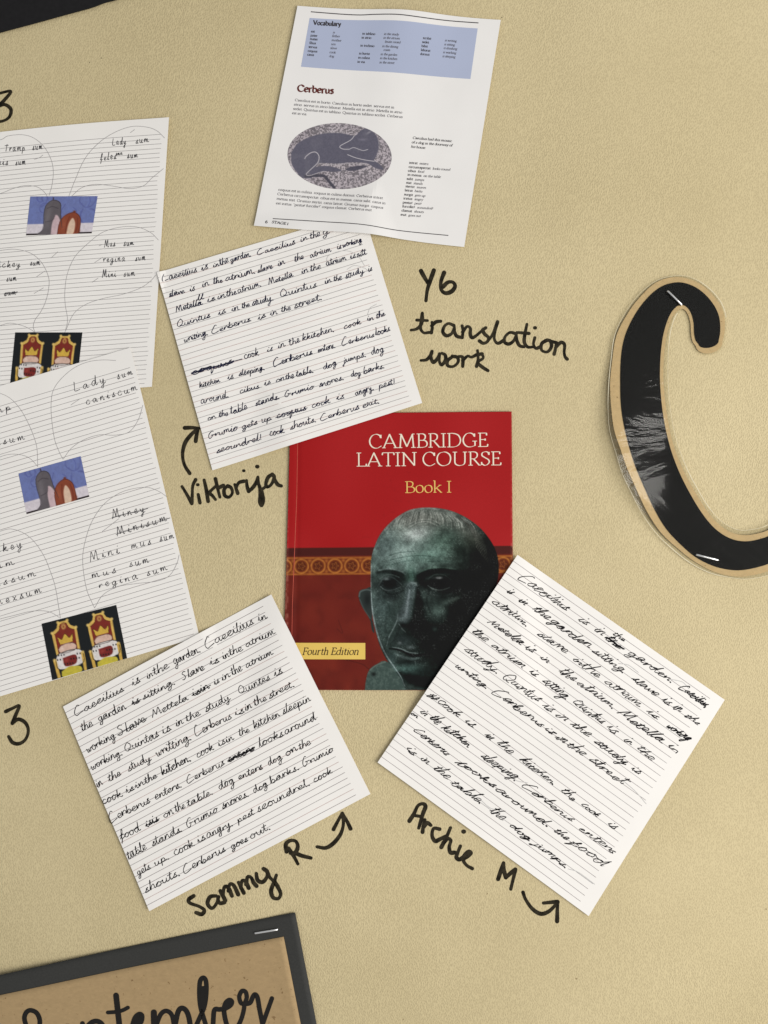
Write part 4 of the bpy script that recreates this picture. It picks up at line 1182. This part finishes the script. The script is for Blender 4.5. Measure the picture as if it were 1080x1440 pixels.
# ================================================================== MARKER WRITING ON THE WALL
def marker(label, strokes, f, w, name='marker_word'):
    acc = Acc()
    for P in strokes:
        P = f(P)
        if len(P) == 1: P = [(P[0][0] - .4, P[0][1]), (P[0][0] + .4, P[0][1])]
        Q = catmull(P, 7) if len(P) > 2 else np.array(P, float)
        Q = densify(Q, 2.0)
        n = len(Q)
        ws = 1.1 * w * (0.93 + 0.13 * np.sin(np.arange(n) * .21 + rnd.random() * 6))
        ribbon(acc, Q, w, board_h, widths=ws, lift=0.00008, step=0.00001)
    o = make(name, acc, M['marker'], board, label=label)
    return o
F6 = tr(4.154, 560, 360); FT = tr(4.32, 570, 440); FV = tr(6.0, 240, 580); FS = tr(4.32, 255, 1130); FA = tr(4.32, 560, 1110)
marker('black marker heading letter and figure above the word translation', [[(133, 88), (150, 120), (177, 165)], [(208, 85), (186, 148), (170, 200), (162, 262)],
    [(268, 98), (250, 150), (250, 195), (275, 218), (312, 208), (332, 178), (320, 155), (290, 155), (260, 182)]], F6, 5.4)
marker('long joined marker word sloping down to the right', [
    [(35, 106), (66, 100), (92, 78), (104, 40), (103, 2)], [(103, 5), (98, 50), (92, 95), (112, 122), (145, 120)], [(70, 45), (135, 48)],
    [(162, 58), (164, 90), (158, 122)], [(160, 80), (185, 57), (215, 52)],
    [(295, 78), (262, 66), (236, 85), (228, 118), (250, 140), (280, 128), (296, 96)], [(297, 80), (300, 118), (312, 142), (335, 150)],
    [(345, 80), (350, 112), (345, 152)], [(348, 118), (375, 84), (395, 96), (394, 130), (406, 152), (432, 138), (462, 112), (488, 92)],
    [(488, 92), (470, 105), (482, 130), (504, 150), (500, 174), (474, 186), (450, 172)],
    [(500, 172), (530, 132), (560, 55)], [(560, 55), (545, 110), (540, 160), (562, 186), (600, 166)],
    [(672, 128), (636, 120), (606, 145), (602, 178), (628, 190), (656, 172), (674, 134)], [(672, 130), (678, 172), (694, 200), (720, 208)],
    [(738, 70), (726, 130), (722, 178), (742, 208), (775, 208)], [(678, 120), (750, 126)],
    [(786, 152), (778, 190), (792, 216), (822, 206)], [(787, 92)],
    [(862, 166), (828, 188), (828, 228), (862, 238), (886, 208), (880, 172), (850, 168)], [(880, 174), (918, 182)],
    [(916, 182), (912, 216), (903, 252)], [(912, 212), (944, 181), (966, 195), (964, 240), (970, 268), (982, 282)]], FT, 4.4)
marker('short joined marker word under the sloping one', [
    [(95, 290), (128, 286), (152, 262), (162, 235)], [(162, 235), (156, 270), (170, 302), (195, 278), (208, 250)], [(208, 250), (206, 290), (220, 318), (244, 288), (242, 258), (222, 246)],
    [(285, 268), (256, 292), (258, 322), (292, 326), (320, 300), (316, 272), (285, 264)], [(312, 268), (338, 266), (350, 278), (348, 326)], [(348, 290), (378, 264), (402, 270), (432, 256), (466, 250)],
    [(438, 230), (442, 280), (432, 326)], [(466, 252), (472, 276), (440, 302), (470, 332), (502, 352)]], FT, 4.4)
marker('marker name under the small-handwriting note', [
    [(95, 625), (135, 690), (178, 768)], [(178, 768), (182, 700), (186, 620), (210, 567)], [(232, 692), (247, 762)], [(228, 610)],
    [(282, 570), (300, 650), (316, 750)], [(392, 612), (350, 650), (318, 682)], [(322, 680), (350, 700), (378, 735)],
    [(378, 560), (396, 640), (416, 715)], [(404, 636), (445, 616)], [(486, 618), (452, 648), (456, 700), (492, 714), (520, 680), (510, 636), (480, 620)],
    [(540, 608), (554, 648), (566, 682)], [(550, 642), (574, 594), (618, 580)], [(640, 574), (645, 622), (658, 666)], [(658, 666), (692, 636), (722, 590), (736, 545)],
    [(736, 545), (742, 600), (754, 640), (756, 700), (750, 758), (768, 788), (782, 744), (768, 668), (752, 640)], [(764, 700), (768, 770)], [(617, 492)], [(731, 457)],
    [(770, 650), (800, 625), (806, 590), (824, 546), (858, 522)], [(858, 522), (874, 548), (852, 604), (818, 630), (804, 612)], [(866, 530), (884, 578), (906, 610), (934, 620)]], FV, 4.7)
marker('curved marker arrow pointing up to the small-handwriting note', [[(160, 514), (115, 440), (100, 350), (120, 260), (165, 195), (225, 138)], [(118, 130), (180, 128), (238, 134)], [(230, 134), (218, 190), (210, 243)]], FV, 5.0, 'drawn_arrow')
marker('marker name under the lower left note', [
    [(76, 560), (46, 582), (54, 604), (110, 625), (140, 648), (124, 672), (90, 662)],
    [(212, 560), (176, 566), (160, 606), (186, 636), (216, 604), (226, 566)], [(222, 566), (232, 604), (262, 600)],
    [(238, 530), (268, 588)], [(254, 560), (262, 508), (286, 510), (308, 560)], [(286, 530), (296, 488), (320, 498), (346, 552)],
    [(348, 478), (380, 542)], [(362, 512), (370, 468), (392, 474), (410, 512)], [(394, 490), (404, 444), (426, 450), (440, 480), (458, 500)],
    [(456, 424), (464, 464), (494, 476), (520, 446), (524, 408)], [(500, 395), (520, 410), (536, 444), (556, 466)], [(578, 434), (562, 480), (546, 530), (558, 570), (590, 576), (604, 548), (588, 508), (562, 466)]], FS, 5.2)
marker('marker capital beside the arrow below the lower left note', [[(640, 292), (636, 246), (662, 224), (696, 228), (708, 260), (694, 296), (664, 300)], [(652, 272), (684, 320), (708, 366)], [(690, 298), (732, 316), (788, 330)]], FS, 5.2)
marker('curved marker arrow pointing up to the lower left note', [[(825, 262), (880, 268), (930, 235), (970, 180), (985, 120), (979, 60)], [(925, 156), (950, 108), (978, 58)], [(978, 58), (1006, 105), (1028, 152)]], FS, 5.2, 'drawn_arrow')
marker('marker name below the lower right note', [
    [(68, 192), (95, 150), (120, 100), (150, 88), (166, 104), (150, 150), (125, 235)], [(92, 158), (145, 166)], [(162, 185), (153, 222), (148, 260)], [(155, 228), (176, 204), (198, 218)],
    [(252, 242), (216, 238), (206, 280), (224, 314), (252, 304), (290, 284)], [(318, 234), (292, 294), (262, 352)], [(275, 325), (300, 300), (320, 312), (310, 350), (318, 384), (344, 384)],
    [(378, 345), (362, 385), (354, 414), (374, 426), (404, 404)], [(398, 257)], [(392, 424), (424, 408), (444, 388), (428, 378), (402, 404), (396, 432), (416, 462), (450, 482)]], FA, 5.2)
marker('marker capital between the name and the arrow, lower right', [[(640, 447), (625, 490), (607, 546)], [(640, 447), (642, 490), (654, 536)], [(654, 536), (680, 512), (712, 486)], [(712, 488), (700, 540), (684, 606)]], FA, 5.2)
marker('curved marker arrow pointing up to the lower right note', [[(758, 625), (775, 670), (815, 725), (865, 755), (915, 740), (962, 694)], [(882, 690), (930, 685), (968, 682)], [(968, 684), (966, 740), (965, 800)]], FA, 5.2, 'drawn_arrow')
marker('marker figure three cut by the left edge above the worksheets', [[(-60, 560), (0, 548), (66, 536), (30, 586), (-12, 628)], [(-12, 628), (30, 614), (66, 640), (60, 682), (30, 706), (-10, 712), (-50, 690)]], A4, 4.4, 'marker_figure')
marker('marker figure three below the lower worksheet', [[(32, 1082), (70, 1064), (106, 1050), (88, 1096), (68, 1146)], [(68, 1146), (100, 1124), (138, 1142), (155, 1184), (140, 1232), (105, 1256), (70, 1250), (48, 1218)]], D4, 4.7, 'marker_figure')
# pin pricks left in the paper
acc = Acc()
for px_, py_, r_ in ((126.5, 88, .8), (143, 82, 1.0), (706, 24, .9), (331, 15, .7), (1004, 73, .7)):
    ribbon(acc, [(px_ - r_ * .4, py_), (px_ + r_ * .4, py_)], r_, board_h)
make('pin_prick', acc, M['marker'], board)

# ================================================================== LARGE LAMINATED LETTER
PAIRS = [((521, 335), (434, 350)), ((528, 295), (421, 332)), ((525, 240), (415, 300)), ((507, 192), (413, 260)), ((472, 145), (405, 225)), ((425, 107), (392, 200)), ((370, 86), (375, 185)), ((320, 87), (355, 182)), ((270, 105), (338, 190)), ((220, 145), (318, 212)), ((170, 207), (300, 248)), ((130, 280), (283, 304)), ((108, 345), (273, 366)), ((97, 420), (268, 430)), ((93, 520), (267, 502)), ((95, 620), (272, 585)), ((108, 710), (282, 665)), ((130, 800), (298, 745)), ((160, 890), (320, 825)), ((200, 980), (352, 910)), ((240, 1060), (392, 990)), ((290, 1140), (440, 1068)), ((350, 1205), (490, 1130)), ((420, 1265), (540, 1170)), ((500, 1305), (590, 1192)), ((580, 1322), (640, 1198)), ((650, 1318), (690, 1190)), ((735, 1295), (735, 1175)), ((800, 1262), (775, 1150)), ((866, 1200), (818, 1108)), ((905, 1130), (848, 1062)), ((912, 1086), (868, 1050))]
O_ = np.array([p[0] for p in PAIRS], float) / 3.0625 + np.array([840, 370])
I_ = np.array([p[1] for p in PAIRS], float) / 3.0625 + np.array([840, 370])
def letter_h(x, y):
    lift = 0.0058 * np.exp(-((y - 635) / 105) ** 2) * (1 - sstep(845, 950, x)) + 0.0022 * np.exp(-((y - 690) / 50) ** 2)
    return board_h(x, y) + 0.0011 + lift
def offs(P, d, side):
    T = np.gradient(P, axis=0); T /= np.hypot(T[:, 0], T[:, 1])[:, None]
    N = np.stack([T[:, 1], -T[:, 0]], 1) * side
    return P + N * np.asarray(d)[:, None]
n = len(PAIRS)
def prof(a): return np.interp(np.arange(n) + 1, [p[0] for p in a], [p[1] for p in a]) / 3.0625
ko = prof([(0, 20), (2, 18), (4, 24), (7, 22), (10, 27), (12, 33), (14, 36), (15, 42), (17, 46), (18, 38), (20, 34), (22, 26), (24, 20), (26, 25), (28, 30), (32, 26)])
ki = prof([(0, 18), (3, 16), (6, 18), (8, 22), (10, 18), (14, 18), (18, 20), (21, 26), (24, 30), (26, 32), (28, 30), (32, 26)]) * .82
fo = ko + prof([(0, 6), (6, 6), (12, 8), (15, 8), (17, 20), (19, 30), (21, 26), (23, 14), (26, 8), (28, 18), (32, 14)])
fi = ki + prof([(0, 4), (6, 5), (10, 8), (14, 18), (18, 18), (22, 16), (26, 22), (32, 20)])
side_o = 1
c_ = (O_ + I_) / 2
test = offs(O_, np.full(n, 2.0), 1)
if np.hypot(*(test[10] - c_[10])) < np.hypot(*(O_[10] - c_[10])): side_o = -1
def strip(outer, inner, lift, thick, tipext, jag=0.0, rs=1):
    r = random.Random(rs)
    o = catmull(outer, 6); i_ = catmull(inner, 6)
    if jag:
        nn = len(o); kx = np.arange(0, nn, 7)
        jo = np.interp(np.arange(nn), kx, [r.uniform(-jag, jag) for _ in kx]); ji = np.interp(np.arange(nn), kx, [r.uniform(-jag, jag) for _ in kx])
        d = o - i_; d /= np.hypot(d[:, 0], d[:, 1])[:, None]
        o = o + d * jo[:, None]; i_ = i_ - d * ji[:, None] * .5
    # round the tip
    t0 = (o[0] + i_[0]) / 2; dirv = t0 - (o[5] + i_[5]) / 2; dirv /= np.hypot(*dirv)
    wd = o[0] - i_[0]
    caps = []
    for k in range(8, 0, -1):
        an = k / 8.4 * math.pi / 2
        cc = t0 + dirv * tipext * math.sin(an)
        caps.append((cc + wd / 2 * math.cos(an), cc - wd / 2 * math.cos(an)))
    o = np.vstack([np.array([c[0] for c in caps]), o]); i_ = np.vstack([np.array([c[1] for c in caps]), i_])
    m_ = 14; t = np.linspace(0, 1, m_)
    G = o[:, None, :] * (1 - t)[None, :, None] + i_[:, None, :] * t[None, :, None]
    hh = letter_h(G[..., 0], G[..., 1]) + lift
    acc = Acc(); nn = len(o)
    top = np.stack(W(G[..., 0], G[..., 1], hh), -1).reshape(-1, 3)
    bot = np.stack(W(G[..., 0], G[..., 1], hh - thick), -1).reshape(-1, 3)
    N_ = nn * m_; F = []
    for a in range(nn - 1):
        for b_ in range(m_ - 1):
            q0 = a * m_ + b_
            F.append((q0, q0 + 1, q0 + m_ + 1, q0 + m_)); F.append((N_ + q0, N_ + q0 + m_, N_ + q0 + m_ + 1, N_ + q0 + 1))
    ring = [a * m_ for a in range(nn)] + [(nn - 1) * m_ + b_ for b_ in range(1, m_)] + [a * m_ + m_ - 1 for a in range(nn - 2, -1, -1)] + [b_ for b_ in range(m_ - 2, 0, -1)]
    allv = np.vstack([top, bot])
    acc.add(allv, F)
    nr_ = len(ring); rt = allv[ring]; rb = allv[[N_ + q for q in ring]]
    acc.add(np.vstack([rt, rb]), [(q, (q + 1) % nr_, nr_ + (q + 1) % nr_, nr_ + q) for q in range(nr_)])
    return acc, o, i_
lt = thing('laminated_letter', 'large black laminated capital letter C with kraft border at the right edge', 'letter', 930, 600)
ac, _, _ = strip(offs(O_, ko, side_o), offs(I_, ki, -side_o), 0.0, 0.0003, 13, jag=.7)
make('kraft_backing', ac, M['kraft_letter'], lt, smooth=False)
ac, _, _ = strip(O_, I_, 0.00030, 0.0001, 7.5)
make('letter_face', ac, M['black_vinyl'], lt)
ac, fo_, fi_ = strip(offs(O_, fo, side_o), offs(I_, fi, -side_o), 0.00055, 0.00015, 15, jag=.7, rs=5)
make('laminate_film', ac, M['film'], lt, smooth=True)
acc = Acc()
for P, r0, r1 in ((fo_, 20, len(fo_)), (fi_, 60, len(fi_))):
    P = P[r0:r1]
    nn = len(P)
    ws = 0.35 + 0.6 * np.clip(np.sin(np.arange(nn) * .11 + .6) + .2 * np.sin(np.arange(nn) * .53), 0, 1)  # strip swells and thins to imitate light caught on the film edge
    ribbon(acc, P, 1.0, letter_h, widths=ws, lift=0.0006)
make('laminate_edge_glint', acc, M['film_glint'], lt)

# ================================================================== STAPLES
def staple(label, a, b_, hf, w=2.1, rise=0.0012):
    a = np.array(a, float); b_ = np.array(b_, float)
    d = (b_ - a) / np.hypot(*(b_ - a)); nrm = np.array([d[1], -d[0]])
    cx_, cy_ = (a + b_) / 2
    org = np.array(W(cx_, cy_, float(hf(cx_, cy_)))).ravel()
    h0 = float(hf(*a)); h1 = float(hf(*b_))
    path = [(a, h0 - 0.002), (a, h0 + rise * .5), (a + d * 1.0, h0 + rise * .95), (a + (b_ - a) * .35, h0 + rise), (a + (b_ - a) * .65, h1 + rise), (b_ - d * 1.0, h1 + rise * .95), (b_, h1 + rise * .5), (b_, h1 - 0.002)]
    P3 = np.array([list(np.array(W(p[0], p[1], h)).ravel()) for p, h in path])
    acc = Acc(); n = len(P3); r = w * S / 2; K = 10
    nx3 = np.array([nrm[0], 0, -nrm[1]])
    T = np.gradient(P3, axis=0); T /= np.linalg.norm(T, axis=1)[:, None]
    vs = []
    for i in range(n):
        bn = np.cross(T[i], nx3); bn /= np.linalg.norm(bn)
        for k in range(K):
            an = 2 * math.pi * k / K
            vs.append(P3[i] + r * (math.cos(an) * nx3 + .6 * math.sin(an) * bn))
    F = [(i * K + k, i * K + (k + 1) % K, (i + 1) * K + (k + 1) % K, (i + 1) * K + k) for i in range(n - 1) for k in range(K)]
    F.append(tuple(range(K))[::-1]); F.append(tuple((n - 1) * K + k for k in range(K)))
    acc.add(vs, F)
    o = make('staple', acc, M['staple'], None, origin=org.tolist(), smooth=True)
    o['label'] = label; o['category'] = 'staple'; o['group'] = 'staples holding things to the board'
    return o
lf = lambda x, y: letter_h(np.float64(x), np.float64(y)) + 0.0006
staple('bright staple slanting across the top curve of the large black letter', (937, 410.5), (957, 430), lf, 2.6, 0.0022)
staple('bright staple through the bottom curve of the large black letter', (978.5, 780), (1008.5, 787.5), lf, 2.8)

# ================================================================== MONTH CARD AT THE BOTTOM
def card_h(x, y): return board_h(x, y) + 0.0012 + 0.0045 * (1 - sstep(-60, 210, x)) * (1 - sstep(1330, 1560, y)) + 0.0009 * sstep(380, 430, x)
def poly_sheet(quad, hf, thick, step=8):
    s = Sheet(quad, 0, [], lambda u, v: 0 * u, thick=thick); s.h = lambda x, y: hf(x, y)
    return s.mesh(step)
mc = thing('month_card', 'kraft month card with black brush lettering on a charcoal mount, bottom left', 'card', 200, 1450)
make('card_mount', poly_sheet([(-160, 1401), (415.3, 1282), (505, 1750), (-70, 1870)], card_h, 0.0006), M['mount'], mc, smooth=True)
k_h = lambda x, y: card_h(x, y) + 0.0005
make('kraft_panel', poly_sheet([(-140, 1424), (399.2, 1316), (478, 1720), (-60, 1838)], k_h, 0.0004), M['kraft'], mc, smooth=True)
G1 = tr(5.143, 0, 1350); G2 = tr(5.143, 200, 1350)
acc = Acc()
SEP = [(G1, [
    ([(275, 600), (240, 540), (205, 463), (190, 400), (208, 356), (240, 346), (278, 366), (298, 412), (296, 463), (270, 510)], 6.6),
    ([(420, 560), (450, 500), (480, 472), (505, 468), (520, 490), (500, 530), (470, 560)], 7.0),
    ([(604, 448), (602, 520), (596, 640)], 7.0), ([(606, 520), (640, 470), (675, 438), (715, 434), (748, 463), (756, 530), (720, 590)], 7.2),
    ([(845, 247), (854, 330), (866, 440), (880, 560), (900, 620)], 8.0), ([(786, 370), (850, 366), (895, 354), (930, 336)], 5.4),
    ([(930, 560), (960, 490), (985, 415), (1012, 390), (1026, 400), (1018, 440), (980, 476)], 9.0)]),
    (G2, [
    ([(-60, 460), (-20, 440), (0, 410)], 6), ([(88, 372), (90, 463), (92, 600)], 8.6), ([(100, 480), (135, 390), (175, 362), (215, 388), (232, 463), (238, 600)], 6.6),
    ([(240, 470), (262, 370), (290, 342), (324, 366), (346, 440), (362, 600)], 7.4),
    ([(370, 520), (410, 430), (452, 330), (466, 230), (464, 150), (446, 122), (422, 146), (416, 230), (424, 330), (452, 430), (480, 520), (510, 600)], 6.6), ([(443, 200), (440, 330)], 7.5),
    ([(498, 600), (514, 463), (524, 358), (560, 352), (600, 346), (640, 322), (650, 296), (632, 284), (606, 306), (594, 350), (600, 410), (618, 480), (640, 560)], 6.8), ([(600, 340), (635, 300)], 8),
    ([(640, 560), (700, 463), (728, 392), (740, 318), (716, 306), (704, 260), (722, 220), (748, 224), (758, 262), (746, 306)], 6.2),
    ([(746, 312), (782, 304), (802, 262), (818, 244), (836, 268), (850, 350), (872, 463), (878, 540)], 6.6), ([(940, 272), (912, 350), (872, 463), (840, 560)], 6.2)])]
for fmap, sts in SEP:
    for P, wv in sts:
        Q = densify(catmull(fmap(P), 6), 2.0)
        ribbon(acc, Q, wv, k_h, lift=0.00012, step=0.00001)
make('brush_lettering', acc, M['lettering'], mc)
ch = lambda x, y: card_h(np.float64(x), np.float64(y))
staple('bright staple through the top right corner of the charcoal month card', (358.5, 1311), (391, 1305.5), ch, 2.8)

# ================================================================== BLACK CARD, TOP LEFT
edge = [(-220, 112), (-100, 76), (0, 48.5), (18.5, 43.5), (55.5, 33.5), (96, 22.2), (130, 12.8), (148, 6), (172, -1), (230, -24), (330, -70)]
e = densify(catmull(edge, 4), 8)
acc = Acc(); nn = len(e)
up_ = np.array([-.28, -1.0]); V = []
rows = 12
G = np.array([e + up_ * (t * 170) for t in np.linspace(0, 1, rows)])
hf = lambda x, y: board_h(x, y) + 0.0022
hh = hf(G[..., 0], G[..., 1])
top = np.stack(W(G[..., 0], G[..., 1], hh), -1).reshape(-1, 3); bot = np.stack(W(G[..., 0], G[..., 1], hh - .0009), -1).reshape(-1, 3)
N_ = rows * nn; F = []
for j in range(rows - 1):
    for i in range(nn - 1):
        a_ = j * nn + i; F.append((a_, a_ + 1, a_ + nn + 1, a_ + nn)); F.append((N_ + a_, N_ + a_ + nn, N_ + a_ + nn + 1, N_ + a_ + 1))
ring = list(range(nn)) + [j * nn + nn - 1 for j in range(1, rows)] + [(rows - 1) * nn + i for i in range(nn - 2, -1, -1)] + [j * nn for j in range(rows - 2, 0, -1)]
for a_, b_ in zip(ring, ring[1:] + ring[:1]): F.append((a_, b_, N_ + b_, N_ + a_))
acc.add(np.vstack([top, bot]), F)
org = np.array(W(60, 0, 0.002)).ravel()
bc = make('black_card', acc, M['black_card'], None, origin=org.tolist())
bc['label'] = 'matt black card cut off by the top left corner of the picture'; bc['category'] = 'card'
